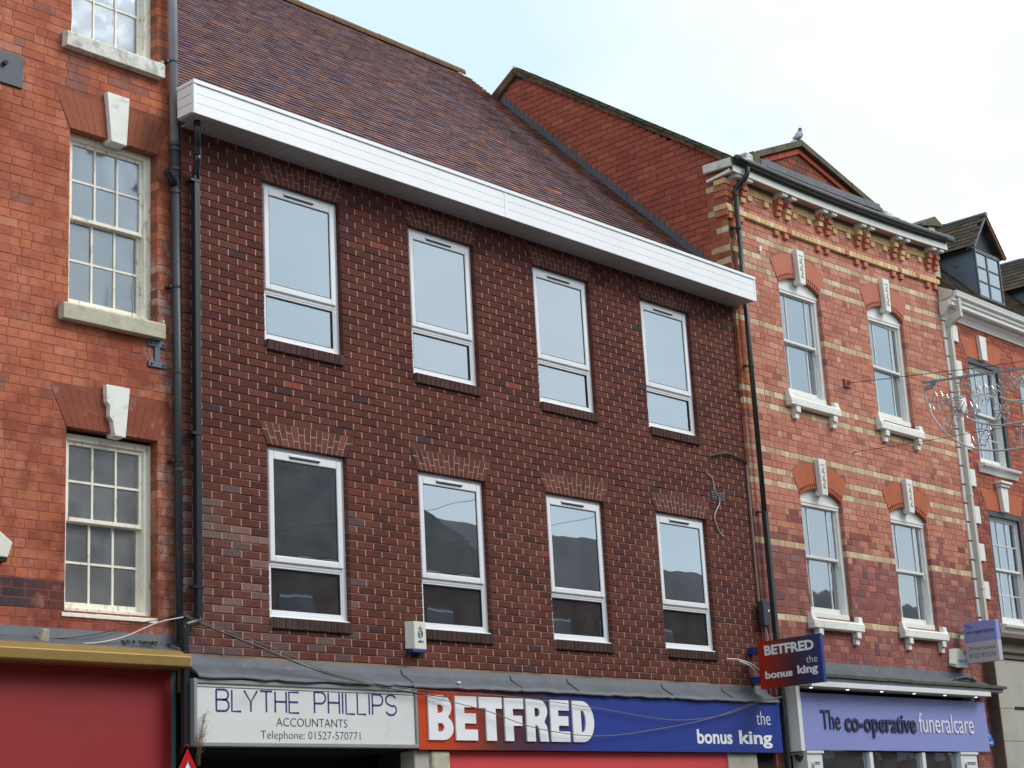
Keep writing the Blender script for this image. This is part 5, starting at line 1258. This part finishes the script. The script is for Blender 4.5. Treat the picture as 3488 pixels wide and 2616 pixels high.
letters(P, 'ACCOUNTANTS', (-.08, .79, 2.803, 2.878), M['blacktext'], yy, .002, -.012)
letters(P, 'Telephone: 01527-570771', (-.265, .955, 2.668, 2.762), M['blacktext'], yy, .002, -.016)
OR, MD, BLU = S(204, 72, 34), S(78, 44, 56), S(40, 62, 146)
M['bf'] = grad_mat('orange_to_blue_sign', [(0, OR), (.16, S(186, 66, 38)), (.42, S(96, 50, 50)), (.62, S(70, 46, 72)), (1, BLU)], 0, 1.75, 4.5)
P = empty('betting_shop_sign', (4.95, SY, 2.6), 'long orange to blue fascia sign reading BETFRED the bonus king', 'sign')
q = MB(); q.box(1.74, 8.12, SY-.005, .015, 2.605, 3.222); q.build('sign_box', M['bf'], P, bevel=.004)
def arc(cx, cy, rx, ry, a0, a1, n=10): return [(cx+rx*math.cos(math.radians(a0+(a1-a0)*i/n)), cy+ry*math.sin(math.radians(a0+(a1-a0)*i/n))) for i in range(n+1)]
LT = {
 'B': ([(0, 0)]+arc(.58, .27, .42, .27, -90, 60)+arc(.56, .74, .38, .26, -50, 90)+[(0, 1)], [[(.36, .18)]+arc(.52, .28, .12, .10, -90, 90, 6)+[(.36, .38)], [(.36, .60)]+arc(.50, .70, .12, .10, -90, 90, 6)+[(.36, .80)]]),
 'E': ([(0, 0), (1, 0), (1, .24), (.40, .24), (.40, .39), (.94, .39), (.94, .61), (.40, .61), (.40, .76), (1, .76), (1, 1), (0, 1)], []),
 'T': ([(.29, 0), (.71, 0), (.71, .75), (1, .75), (1, 1), (0, 1), (0, .75), (.29, .75)], []),
 'F': ([(0, 0), (.42, 0), (.42, .36), (.90, .36), (.90, .59), (.42, .59), (.42, .76), (1, .76), (1, 1), (0, 1)], []),
 'R': ([(0, 0), (.38, 0), (.38, .38), (.50, .38), (.58, .28), (.62, 0), (1, 0), (.97, .2), (.93, .36), (.82, .46)]+arc(.58, .73, .40, .27, -40, 90)+[(0, 1)], [[(.38, .58)]+arc(.52, .69, .12, .11, -90, 90, 6)+[(.38, .80)]]),
 'D': ([(0, 0)]+arc(.45, .5, .55, .5, -90, 90, 14)+[(0, 1)], [[(.38, .22)]+arc(.44, .5, .18, .28, -90, 90, 8)+[(.38, .78)]]),
}
zl = [3.143, 3.14, 3.145, 3.14, 3.14, 3.135, 3.13]
xp = [(1.905, .50), (2.44, .40), (2.86, .42), (3.235, .37), (3.61, .40), (4.02, .36), (4.385, .0)]
xs_ = [1.862, 2.248, 2.598, 2.982, 3.318, 3.708, 4.072]; wsz = [.37, .335, .368, .315, .365, .325, .38]
for chx, x, wd in zip('BETFRED', xs_, wsz):
    o_, h_ = LT[chx]; shape_letter(P, o_, h_, M['whitetext'], x+.006, 2.70, wd*.93, .435, SY-.006, .016)
letters(P, 'the', (7.59, 7.89, 2.94, 3.105), M['whitetext'], SY-.0055, .003, -.012)
letters(P, 'bonus', (6.335, 7.045, 2.70, 2.868), M['whitetext'], SY-.0055, .003, .026)
letters(P, 'king', (7.19, 7.895, 2.655, 2.868), M['whitetext'], SY-.0055, .003, .026)
# hanging betting sign, faces -X
P = empty('hanging_betting_sign', (7.85, -.55, 3.4), 'projecting red to blue sign reading BETFRED the bonus king', 'sign')
M['bf2'] = grad_mat('red_to_navy_sign', [(0, S(190, 44, 26)), (.2, S(150, 42, 34)), (.55, S(70, 40, 48)), (.8, S(46, 50, 84)), (1, S(38, 58, 122))], 1, -.105, -1.02)
# ramp runs from wall to outer edge
q = MB(); q.box(7.825, 7.875, -1.02, -.105, 3.38, 3.966); q.build('sign_panel', M['bf2'], P, bevel=.004)
q = MB(); q.box(7.823, 7.877, -1.030, -1.0205, 3.376, 3.970); q.build('edge_trim', M['blue'], P)
rz = -math.pi/2; og = (7.8245, 0, 0); U0, U1 = .105, 1.02; Z0, Z1 = 3.38, 3.966
def sb(a, b, t0, t1): return (U0+(U1-U0)*a, U0+(U1-U0)*b, Z1-(Z1-Z0)*t1, Z1-(Z1-Z0)*t0)
letters(P, 'BETFRED', sb(.11, .90, .10, .31), M['whitetext'], 0, .002, .04, rz, og)
letters(P, 'the', sb(.76, .935, .42, .57), M['whitetext'], 0, .002, -.012, rz, og)
letters(P, 'bonus', sb(.09, .53, .64, .80), M['whitetext'], 0, .002, .035, rz, og)
letters(P, 'king', sb(.61, .93, .60, .83), M['whitetext'], 0, .002, .035, rz, og)
for z in (3.82, 3.45):
    q = MB(); q.box(7.76, 7.875, -.104, -.003, z, z+.085); q.build('wall_bracket', M['blue'], P, bevel=.004)
# funeral shop fascia
P = empty('funeral_shop_sign', (10.9, -.25, 2.6), 'lilac fascia sign reading The co-operative funeralcare', 'sign')
q = MB(); q.box(8.455, 13.362, -.262, -.12, 2.635, 3.352); q.build('sign_box', M['lilac'], P, bevel=.004)
q = MB(); q.box(8.405, 8.453, -.24, -.12, 2.635, 3.35); q.build('box_side', M['lilac_dk'], P)
letters(P, 'The', (8.88, 9.33, 2.893, 3.14), M['darktext'], -.263, .012, .0)
letters(P, 'co-operative', (9.44, 11.27, 2.80, 3.11), M['darktext'], -.266, .016, .016)
letters(P, 'funeralcare', (11.36, 12.92, 2.885, 3.155), M['whitetext'], -.263, .012, -.008)
P = empty('hanging_funeral_sign', (13.26, -.4, 3.9), 'projecting lilac and grey sign reading The co-operative funeralcare 24 hour careline', 'sign')
q = MB(); q.box(13.20, 13.32, -.67, -.15, 4.215, 4.51); q.build('upper_box', M['lilac'], P, bevel=.004)
q = MB(); q.box(13.20, 13.32, -.67, -.15, 3.915, 4.2145); q.build('lower_box', M['lowbox'], P, bevel=.004)
q = MB(); q.box(13.24, 13.28, -.149, -.05, 4.05, 4.1); q.box(13.24, 13.28, -.149, -.05, 4.35, 4.4); q.build('wall_bracket', M['alu'], P)
og = (13.1995, 0, 0); U0, U1, Z0, Z1 = .15, .67, 3.915, 4.51
letters(P, 'The', sb(.08, .28, .07, .17), M['darktext'], 0, .002, -.01, rz, og)
letters(P, 'co-operative', sb(.08, .93, .19, .33), M['darktext'], 0, .002, .014, rz, og)
letters(P, 'funeralcare', sb(.08, .80, .35, .46), M['greytext'], 0, .002, -.01, rz, og)
letters(P, '24 hour careline', sb(.10, .93, .60, .70), M['blacktext'], 0, .002, -.01, rz, og)
letters(P, '01527 833576', sb(.10, .90, .77, .88), M['blacktext'], 0, .002, -.01, rz, og)
# warning sign
P = empty('warning_sign', (-2.51, -2.0, 0), 'tip of a red bordered triangular road sign at the bottom edge', 'road sign')
def tri(r, h0, cx=-2.513, top=2.458, s=.75):
    # rounded triangle polygon
    h = s*.866; A = (cx, top); B_ = (cx-s/2, top-h); C_ = (cx+s/2, top-h); out_ = []
    for (px, pz), a0 in ((A, 150), (B_, 270), (C_, 30)):
        dx = cx-px; dz = (top-h*2/3)-pz; l = math.hypot(dx, dz); c = (px+dx/l*2*r, pz+dz/l*2*r)
        out_ += [(c[0]+r*math.cos(math.radians(a0-120*i/6)), c[1]+r*math.sin(math.radians(a0-120*i/6))) for i in range(7)]
    return out_
def inset(pts, d, cx=-2.513, cz=2.458-.433):
    return [(cx+(x-cx)*d, cz+(z-cz)*d) for x, z in pts]
tp = tri(.02, 0)
q = MB(); q.prism(tri(.014, 0, top=2.488), 'y', -2.0, -1.99); q.build('border', M['signred'], P)
q = MB(); q.prism(inset(tri(.006, 0, top=2.488), .72), 'y', -2.003, -2.0005); q.build('face', M['whitetext'], P)
q = MB(); q.tube([(-2.513, -1.95, -.12), (-2.513, -1.95, 2.3)], .038, 12); q.build('post', M['galv'], P, smooth=True)
q = MB(); q.box(-2.6, -2.42, -1.989, -1.93, 2.0, 2.04); q.build('clamp', M['galv'], P)

# ================================================================== alarm boxes, fittings, cables
P = empty('alarm_box', (1.88, -.05, 3.6), 'cream alarm box with blue crest and base below the second lower window', 'alarm box')
q = MB(); q.add([(1.765, -.02, 3.605), (1.765, -.02, 3.875), (1.80, -.085, 3.60), (1.80, -.085, 3.875), (1.965, -.085, 3.60), (1.965, -.085, 3.875), (1.985, -.0, 3.60), (1.985, -.0, 3.875), (1.75, 0, 3.605), (1.75, 0, 3.875)],
      [(2, 4, 5, 3), (0, 2, 3, 1), (8, 0, 1, 9), (4, 6, 7, 5), (3, 5, 7, 9, 1), (6, 4, 2, 0, 8), (8, 9, 7, 6)]); q.build('cover', M['alarm'], P, bevel=.004)
q = MB(); q.box(1.775, 1.965, -.082, -.001, 3.565, 3.598); q.build('base', M['blue'], P, bevel=.006)
q = MB()
q.tube([(1.885+.034*math.cos(a*.63), -.087, 3.75+.040*math.sin(a*.63)) for a in range(10)], .0035, 4, closed=True)
q.tube([(1.885+.024*math.cos(a*.63), -.087, 3.75+.030*math.sin(a*.63)) for a in range(10)], .0025, 4, closed=True)
for i in range(5):
    q.tube([(1.866+i*.0095, -.087, 3.795+.003*(2-abs(i-2))), (1.862+i*.0115, -.087, 3.812+.006*(2-abs(i-2)))], .003, 4)
q.tube([(1.885, -.087, 3.82), (1.885, -.087, 3.838)], .003, 4); q.tube([(1.879, -.087, 3.832), (1.891, -.087, 3.832)], .002, 4)
for i in range(4): q.tube([(1.868+i*.011, -.087, 3.735), (1.868+i*.011, -.087, 3.765)], .0022, 4)
q.build('crest', M['crestblue'], P)
letters(P, 'AMCO', (1.85, 1.925, 3.662, 3.688), M['navy'], -.0852, .002, .02)
P = empty('alarm_box', (13.05, -.1, 3.85), 'white tapered alarm box beside the projecting lilac sign', 'alarm box')
q = MB(); q.add([(12.80, CY, 3.885), (12.88, CY, 4.13), (12.87, CY-.10, 3.845), (12.95, CY-.09, 4.13), (13.20, CY-.10, 3.86), (13.10, CY-.09, 4.13), (13.26, CY, 3.87), (13.15, CY, 4.13), (12.78, CY-.03, 3.915), (12.85, CY-.10, 3.90), (13.24, CY-.09, 3.90)],
      [(9, 10, 5, 3), (2, 4, 10, 9), (8, 9, 3, 1), (0, 2, 9, 8), (0, 8, 1), (4, 6, 10), (10, 6, 7, 5), (3, 5, 7, 1), (0, 6, 4, 2)]); q.build('cover', M['alarm'], P, bevel=.004)
letters(P, 'SECOM', (12.95, 13.18, 3.935, 3.975), M['skyblue'], -.152, .002, .02)
P = empty('alarm_box', (13.6, -.08, 2.75), 'small bright blue alarm box half hidden behind the lilac fascia sign', 'alarm box')
q = MB(); q.prism([(13.42, 2.74), (13.68, 2.72), (13.74, 2.78), (13.58, 3.0), (13.42, 3.02)], 'y', -.16, -.05); q.build('cover', M['bright_blue'], P, bevel=.01)
letters(P, 'Chubb', (13.49, 13.67, 2.765, 2.80), M['whitetext'], -.1605, .002, .01)
q = MB(); q.tube([(13.57+.028*math.cos(a*.55-.9), -.162, 2.865+.03*math.sin(a*.55-.9)) for a in range(9)], .006, 5); q.build('emblem', M['whitetext'], P)
P = empty('bell_box', (8.13, -.07, 4.2), 'tall dark grey bell box with a white dot beside the black downpipe', 'alarm box')
q = MB(); q.box(8.005, 8.15, -.13, -.052, 4.185, 4.50); q.build('cover', M['iron'], P, bevel=.006)
q = MB(); q.tube([(8.115, -.131, 4.375), (8.115, -.135, 4.375)], .016, 10); q.build('badge', M['whitetext'], P)
letters(P, 'ADT', (8.095, 8.135, 4.27, 4.31), M['greytext'], -.131, .002, .0) if False else None
tag(MB().tube(smooth_path([(8.06, -.09, 4.18), (8.08, -.10, 4.1), (8.09, -.10, 4.02), (8.07, -.08, 3.95)]), .006, 6).build('white_cable', M['cable_w']), 'short white cable dropping from the grey bell box', 'cable')
tag(MB().box(8.385, 8.49, -.13, -.056, 2.70, 2.85).build('junction_box', M['alarm'], bevel=.006), 'small cream junction box left of the lilac fascia sign', 'junction box')
P = empty('dome_camera', (8.44, -.16, 2.55), 'small dark dome security camera under the cream junction box', 'camera')
q = MB(); q.tube([(8.44, -.06, 2.60), (8.44, -.17, 2.60), (8.44, -.17, 2.58)], .02, 8); q.build('arm', M['alarm'], P)
q = MB()
for i in range(6):
    pass
q.tube([(8.44, -.17, 2.585), (8.44, -.17, 2.555), (8.44, -.17, 2.52), (8.44, -.17, 2.50)], [.05, .052, .038, .012], 14); q.build('dome', M['black'], P, smooth=True)
ct = tag(MB().tube(smooth_path([(-.99, -.02, 3.76), (-.86, -.10, 3.69), (-.2, -.20, 3.48), (.59, -.22, 3.266), (1.684, -.21, 3.134), (2.6, -.235, 3.0), (3.40, -.235, 2.83), (4.44, -.21, 2.763), (5.525, -.20, 2.853), (6.6, -.2, 3.0), (7.62, -.18, 3.22), (8.2, -.17, 3.30)], 8), .0045, 5).build('sagging_cable', M['cable']), 'grey cable sagging lowest across the white BETFRED letters', 'cable', 'cables draped across the shop signs')
tag(MB().tube(smooth_path([(-.99, -.02, 3.77), (-.7, -.12, 3.66), (-.1, -.2, 3.49), (.62, -.22, 3.285), (1.686, -.21, 3.179), (3.04, -.215, 3.149), (4.469, -.20, 3.063), (5.8, -.20, 2.962), (6.815, -.20, 3.035), (7.6, -.19, 3.2), (8.15, -.17, 3.28)], 8), .004, 5).build('sagging_cable', M['cable']), 'grey cable running higher behind the tops of the BETFRED letters', 'cable', 'cables draped across the shop signs')
tag(MB().tube(smooth_path([(-.99, -.02, 3.75), (-.5, -.16, 3.56), (.3, -.22, 3.33), (1.2, -.215, 3.19), (2.0, -.215, 3.12), (2.1, -.18, 3.14)], 8), .005, 5).build('sagging_cable', M['cable_k']), 'dark cable over the white accountants sign ending before the orange', 'cable', 'cables draped across the shop signs')
tag(MB().tube(smooth_path([(-3.2, .05, 3.50), (-2.6, .02, 3.475), (-2.05, 0, 3.469), (-1.67, 0, 3.536), (-1.28, .0, 3.689), (-1.01, -.01, 3.752)], 6), .006, 5).build('loose_cable', M['cable_w']), 'pale loose cable rising over the gold awning to the grey pipe', 'cable')
tag(MB().tube(smooth_path([(-3.2, .08, 3.53), (-2.4, .06, 3.50), (-1.9, .06, 3.56), (-1.4, .08, 3.69), (-1.15, .09, 3.74)], 6), .004, 5).build('loose_cable', M['cable_k']), 'thin dark cable lying behind the pale one on the lead apron', 'cable')
tag(MB().tube(smooth_path([(7.2, -.012, 6.061), (7.292, -.018, 6.013), (7.323, -.02, 5.878), (7.40, -.025, 5.728), (7.275, -.015, 5.537), (7.319, -.012, 5.385), (7.40, -.014, 5.30), (7.44, -.015, 5.29)], 6), .007, 5).build('dangling_wire', M['cable_w']), 'white wire dangling down the brown brick over the air vent', 'wire')
tag(MB().tube(smooth_path([(7.33, -.01, 6.31), (7.45, -.03, 6.35), (7.65, -.03, 6.375), (7.85, -.025, 6.365), (8.0, -.02, 6.34), (8.085, -.02, 6.30), (8.09, -.02, 6.24)], 5), .012, 6).build('loose_cable', M['cable_k']), 'dark cable looping into the top of the grey conduit', 'cable')
tag(MB().box(8.068, 8.098, -.03, -.004, 4.5, 6.29).build('conduit', M['conduit'], bevel=.004), 'thin grey conduit up the right edge of the brown brick wall', 'conduit')
tag(MB().tube(smooth_path([(7.25, -.03, 3.74), (7.4, -.08, 3.735), (7.62, -.12, 3.69), (7.78, -.13, 3.62)], 5), .009, 5).tube(smooth_path([(7.42, -.1, 3.71), (7.6, -.14, 3.65), (7.75, -.12, 3.55), (7.80, -.10, 3.54)], 5), .010, 5).build('loose_cable', M['cable_w']), 'bundle of frayed white and black cable left of the projecting betting sign', 'cable')
mb = MB()
for i in range(7):
    x0 = 12.55+R.uniform(-.1, .1); mb.tube(smooth_path([(x0, -.2, 3.60+.008*i), (x0+.25, -.25-.01*i, 3.66+.006*i), (x0+.6, -.24, 3.65+R.uniform(-.01, .02)), (13.25+R.uniform(-.1, .1), -.2, 3.60+.008*i)], 5), .008, 5)
tag(mb.build('cable_coil', M['cable']), 'untidy coil of grey cables lying on the canopy below the alarm box', 'cable')
P = empty('overhead_wire', (10.766, CY, 7.82), 'upper steel wire running from a red plate on the striped wall across the street', 'wire', 'span wires across the street')
q = MB(); q.box(10.68, 10.85, CY-.022, CY-.001, 7.75, 7.875); q.build('anchor_plate', M['red_rust'], P, bevel=.004)
for x in (10.70, 10.83):
    for z in (7.77, 7.855): q = MB(); q.tube([(x, CY-.022, z), (x, CY-.03, z)], .011, 6); q.build('bolt', M['galv'], P)
q = MB(); q.tube([(10.766+.03*math.cos(a*.7), CY-.05+.0*a, 7.82+.03*math.sin(a*.7)) for a in range(9)], .007, 6); q.build('eye_bolt', M['red_rust'], P)
q = MB(); q.tube(smooth_path([(10.766, -.09, 7.815), (10.767, -.6, 7.755), (10.77, -1.2, 7.69), (10.77, -2.755, 7.529), (10.77, -5, 7.40), (10.77, -9, 7.45), (10.77, -14.4, 7.85)], 5), .0055, 5); q.build('wire', M['cable_k'], P)
P = empty('overhead_wire', (10.763, CY, 6.806), 'lower thin wire running out from the striped wall below the window sill', 'wire', 'span wires across the street')
q = MB(); q.tube([(10.763, CY, 6.806), (10.763, CY-.06, 6.80)], .012, 6); q.build('eye_bolt', M['galv'], P)
q = MB(); q.tube(smooth_path([(10.763, -.1, 6.803), (10.764, -1.085, 6.753), (10.765, -2.22, 6.708), (10.766, -4.2, 6.66), (10.77, -14.4, 6.9)], 5), .004, 5); q.build('wire', M['cable_k'], P)

# ================================================================== Christmas street decoration, hanging in the plane x = 10.78
DX = 10.78
P = empty('christmas_decoration', (DX, -2.7, 6.4), 'unlit holly leaf Christmas light motif hanging from the street wire', 'decoration')
q = MB(); q.add([(DX-.018, -1.235, 7.551), (DX+.018, -1.235, 7.551), (DX+.018, -1.235, 7.58), (DX-.018, -1.235, 7.58), (DX-.018, -4.25, 7.30), (DX+.018, -4.25, 7.30), (DX+.018, -4.25, 7.335), (DX-.018, -4.25, 7.335)], [(0, 1, 2, 3), (7, 6, 5, 4), (0, 3, 7, 4), (1, 5, 6, 2), (3, 2, 6, 7), (0, 4, 5, 1)]); q.build('top_bar', M['galv'], P)
for y in (-1.515, -2.9, -3.9):
    z = 7.575-(abs(y)-1.235)*.087; q = MB(); q.tube([(DX, y, z), (DX, y+.005, z+.085)], .008, 5); q.build('hanger', M['galv'], P)
q = MB(); q.box(DX-.03, DX+.03, -1.39, -1.265, 7.455, 7.51); q.build('junction_box', M['galv'], P, bevel=.004)
q = MB(); q.box(DX-.02, DX+.02, -1.43, -1.37, 7.49, 7.555); q.build('connector', M['blue_lt'], P, bevel=.004)
def rope(name, pts, r=.014): 
    q = MB(); q.tube(smooth_path([(DX+R.uniform(-.004, .004), a, b) for a, b in pts], 5), r, 7); return q.build(name, M['tubing'], P, smooth=True)
rope('outer_hoop', [(-1.24, 7.54), (-1.265, 7.325), (-1.322, 7.087), (-1.433, 6.894), (-1.523, 6.77), (-1.737, 6.586), (-1.914, 6.495), (-2.182, 6.421), (-2.453, 6.39), (-2.7, 6.385), (-3.1, 6.40), (-3.6, 6.55), (-4.0, 6.85), (-4.2, 7.25)])
rope('inner_hoop', [(-1.85, 6.938), (-2.007, 6.84), (-2.273, 6.751), (-2.5, 6.735), (-2.7, 6.735), (-3.0, 6.80), (-3.4, 7.0)])
rope('stem', [(-2.344, 7.13), (-2.42, 7.08), (-2.497, 7.044), (-2.677, 6.967), (-2.9, 6.9), (-3.2, 6.95)])
rope('stem', [(-2.18, 6.70), (-2.28, 6.87), (-2.38, 6.98), (-2.5, 7.035), (-2.62, 7.02), (-2.8, 6.98)], .013)
rope('stem', [(-2.18, 6.70), (-2.10, 6.60), (-2.03, 6.50)], .008)
for (a, b, r) in ((-2.284, 6.998, .05), (-2.276, 6.868, .05), (-2.385, 6.955, .055), (-2.402, 6.856, .048)):
    q = MB(); q.tube([(DX+R.uniform(-.01, .01), a+r*math.cos(t*.52), b+r*math.sin(t*.52)) for t in range(12)], .009, 6, closed=True); q.build('berry_ring', M['tubing'], P, smooth=True)
def leaf(cy, cz, ang, L, W_):
    # direction measured in the (y, z) plane; spiky holly outline with zigzag wire fill
    ca, sa = math.cos(math.radians(ang)), math.sin(math.radians(ang)); T = lambda u, v: (DX+R.uniform(-.006, .006), cy-(u*ca-v*sa), cz+(u*sa+v*ca))
    side = [(.0, .02), (.12, .34), (.20, .20), (.32, .50), (.42, .24), (.56, .48), (.66, .20), (.80, .32), (.88, .10), (1.0, 0)]
    up_ = [((u-.5)*L, v*W_) for u, v in side]; dn = [((u-.5)*L, -v*W_) for u, v in reversed(side[1:-1])]
    pts = up_+dn
    q = MB(); q.tube([T(u, v) for u, v in pts], .0075, 5, closed=True); o = q.build('holly_leaf', M['tinsel'], P)
    z_ = MB(); n = 18; prev = None; zz_ = []
    for i in range(n):
        u = -.45+.88*i/n; t = u+.5
        v = .42*W_*math.sin(math.pi*min(1, max(0, t)))**.7*(1 if i % 2 else -1)*R.uniform(.75, 1)
        zz_.append(T(u*L, v))
    z_.tube(zz_, .004, 4)
    for i in range(9):
        t = (i+.5)/9; h = .40*W_*math.sin(math.pi*t)**.7; u = (t-.5)*L
        z_.tube([T(u+R.uniform(-.01, .01), -h), T(u+R.uniform(-.02, .02), h)], .0035, 4)
    z_.tube([T(-.5*L, 0), T(.5*L, 0)], .005, 5)
    c = z_.build('wire_fill', M['tinsel'], None); c.parent = o; c.matrix_parent_inverse = Matrix.Identity(4)
for args in ((-1.46, 7.26, -8, .36, .26), (-1.82, 7.39, 70, .34, .26), (-2.13, 7.21, 0, .40, .28), (-2.46, 7.30, 60, .32, .27), (-1.87, 7.03, -10, .36, .26), (-1.60, 6.95, -122, .42, .24), (-1.70, 7.12, -80, .30, .20), (-2.02, 6.66, 50, .42, .26), (-2.58, 6.55, 80, .36, .26), (-2.70, 7.30, 30, .3, .24), (-3.0, 7.1, -30, .36, .26), (-3.3, 6.8, 40, .36, .26)):
    leaf(*args)

# ================================================================== pigeon on the gable
gx, gy, gz_ = 10.70, .27, 11.60
P = empty('pigeon', (gx, gy, gz_), 'grey pigeon perched on the apex of the brick gable', 'pigeon')
q = MB(); path = [(-.13, 0, .035), (-.09, 0, .055), (-.04, 0, .09), (.0, 0, .125), (.03, 0, .165), (.045, 0, .205), (.05, 0, .232), (.058, 0, .252), (.066, 0, .262)]
rad = [.012, .032, .052, .058, .048, .032, .026, .024, .008]
q.tube([(gx+x, gy+y, gz_+z) for x, y, z in path], rad, 14); q.build('body', M['pig_grey'], P, smooth=True)
q = MB(); q.tube([(gx+.038, gy, gz_+.19), (gx+.05, gy, gz_+.232), (gx+.058, gy, gz_+.254), (gx+.063, gy, gz_+.266)], [.036, .0295, .027, .012], 12); q.build('head', M['pig_dark'], P, smooth=True)
q = MB(); q.tube([(gx+.078, gy, gz_+.246), (gx+.104, gy, gz_+.238)], [.007, .002], 6); q.build('beak', M['grime'], P)
q = MB(); q.box(-.10, .0, -.035, .035, -.006, .006); q.v = [(gx-.10+x*.9, gy+y*(1 if x < -.05 else .6), gz_+.03+x*.45+z) for x, y, z in q.v]; q.build('tail', M['pig_dark'], P)
for s_ in (-1, 1):
    q = MB(); q.tube([(gx-.14, gy+s_*.03, gz_+.035), (gx-.06, gy+s_*.05, gz_+.085), (gx+.0, gy+s_*.052, gz_+.125), (gx+.02, gy+s_*.035, gz_+.155)], [.004, .02, .026, .008], 8); q.build('wing', M['pig_grey'], P, smooth=True)
    q = MB(); q.tube([(gx+.0, gy+s_*.02, gz_+.08), (gx+.005, gy+s_*.02, gz_+.0)], .006, 6); q.tube([(gx-.01, gy+s_*.02, gz_+.003), (gx+.03, gy+s_*.02, gz_+.003)], .005, 5); q.build('leg', M['red_rub'], P)

# ================================================================== opposite side of the street (seen mirrored in the lower panes)
def opposite(name, x0, x1, eave, ridge, label, hip0, hip1, brick):
    Q = empty(name, ((x0+x1)/2, -14.6, 0), label, 'building')
    q = MB(); q.box(x0, x1, -22, -14.6, 0, eave); q.build('wall', M[brick], Q)
    q = MB(); y0, y1, ym = -14.35, -22.2, -18.2
    q.add([(x0, y0, eave), (x1, y0, eave), (x1, y1, eave), (x0, y1, eave), (x0+hip0, ym, ridge), (x1-hip1, ym, ridge)], [(0, 1, 5, 4), (1, 2, 5), (2, 3, 4, 5), (3, 0, 4), (3, 2, 1, 0)]); q.build('roof', M['opp_roof'], Q)
    q = MB(); q.box(x0, x1, -14.42, -14.34, eave-.14, eave-.02); q.build('gutter', M['opp_white'], Q)
    x = x0+1.0; 
    while x < x1-1.6:
        for z in (3.6, 5.6):
            if z+1.4 > eave-.3: continue
            q = MB(); q.box(x, x+.95, -14.6, -14.57, z, z+1.4); wo = q.build('window', M['opp_glass'], Q)
            for a in (0, 1):
                q = MB(); q.box(x+.04, x+.91, -14.568, -14.562, z+.66+a*.66, z+.70+a*.66); q.build('sash_rail', M['opp_white'], None).parent = wo
        x += 2.1
    return Q
opposite('street_building', -22, -4, 7.0, 10.2, 'pale rendered building across the street behind the viewer, far left', 0, 0, 'opp_white')
opposite('street_building', -3.9, 7.5, 7.2, 10.5, 'red brick building across the street facing the gold awning', 0, 0, 'opp_brick')
opposite('street_building', 7.6, 19.9, 7.7, 11.6, 'tall brick building with slate roof across the street, mirrored in the lower windows', 0, 2.2, 'opp_brick')
opposite('street_building', 20.0, 28.5, 7.6, 10.0, 'lower brick building across the street with a white gutter', 0, 0, 'opp_brick')
opposite('street_building', 28.6, 46, 7.2, 9.4, 'long low brick building across the street farthest right', 0, 0, 'opp_brick')
tag(MB().box(28.2, 28.9, -18.5, -17.6, 9.5, 10.9).build('chimney_stack', M['opp_brick']), 'brick chimney stack between two roofs across the street', 'chimney')
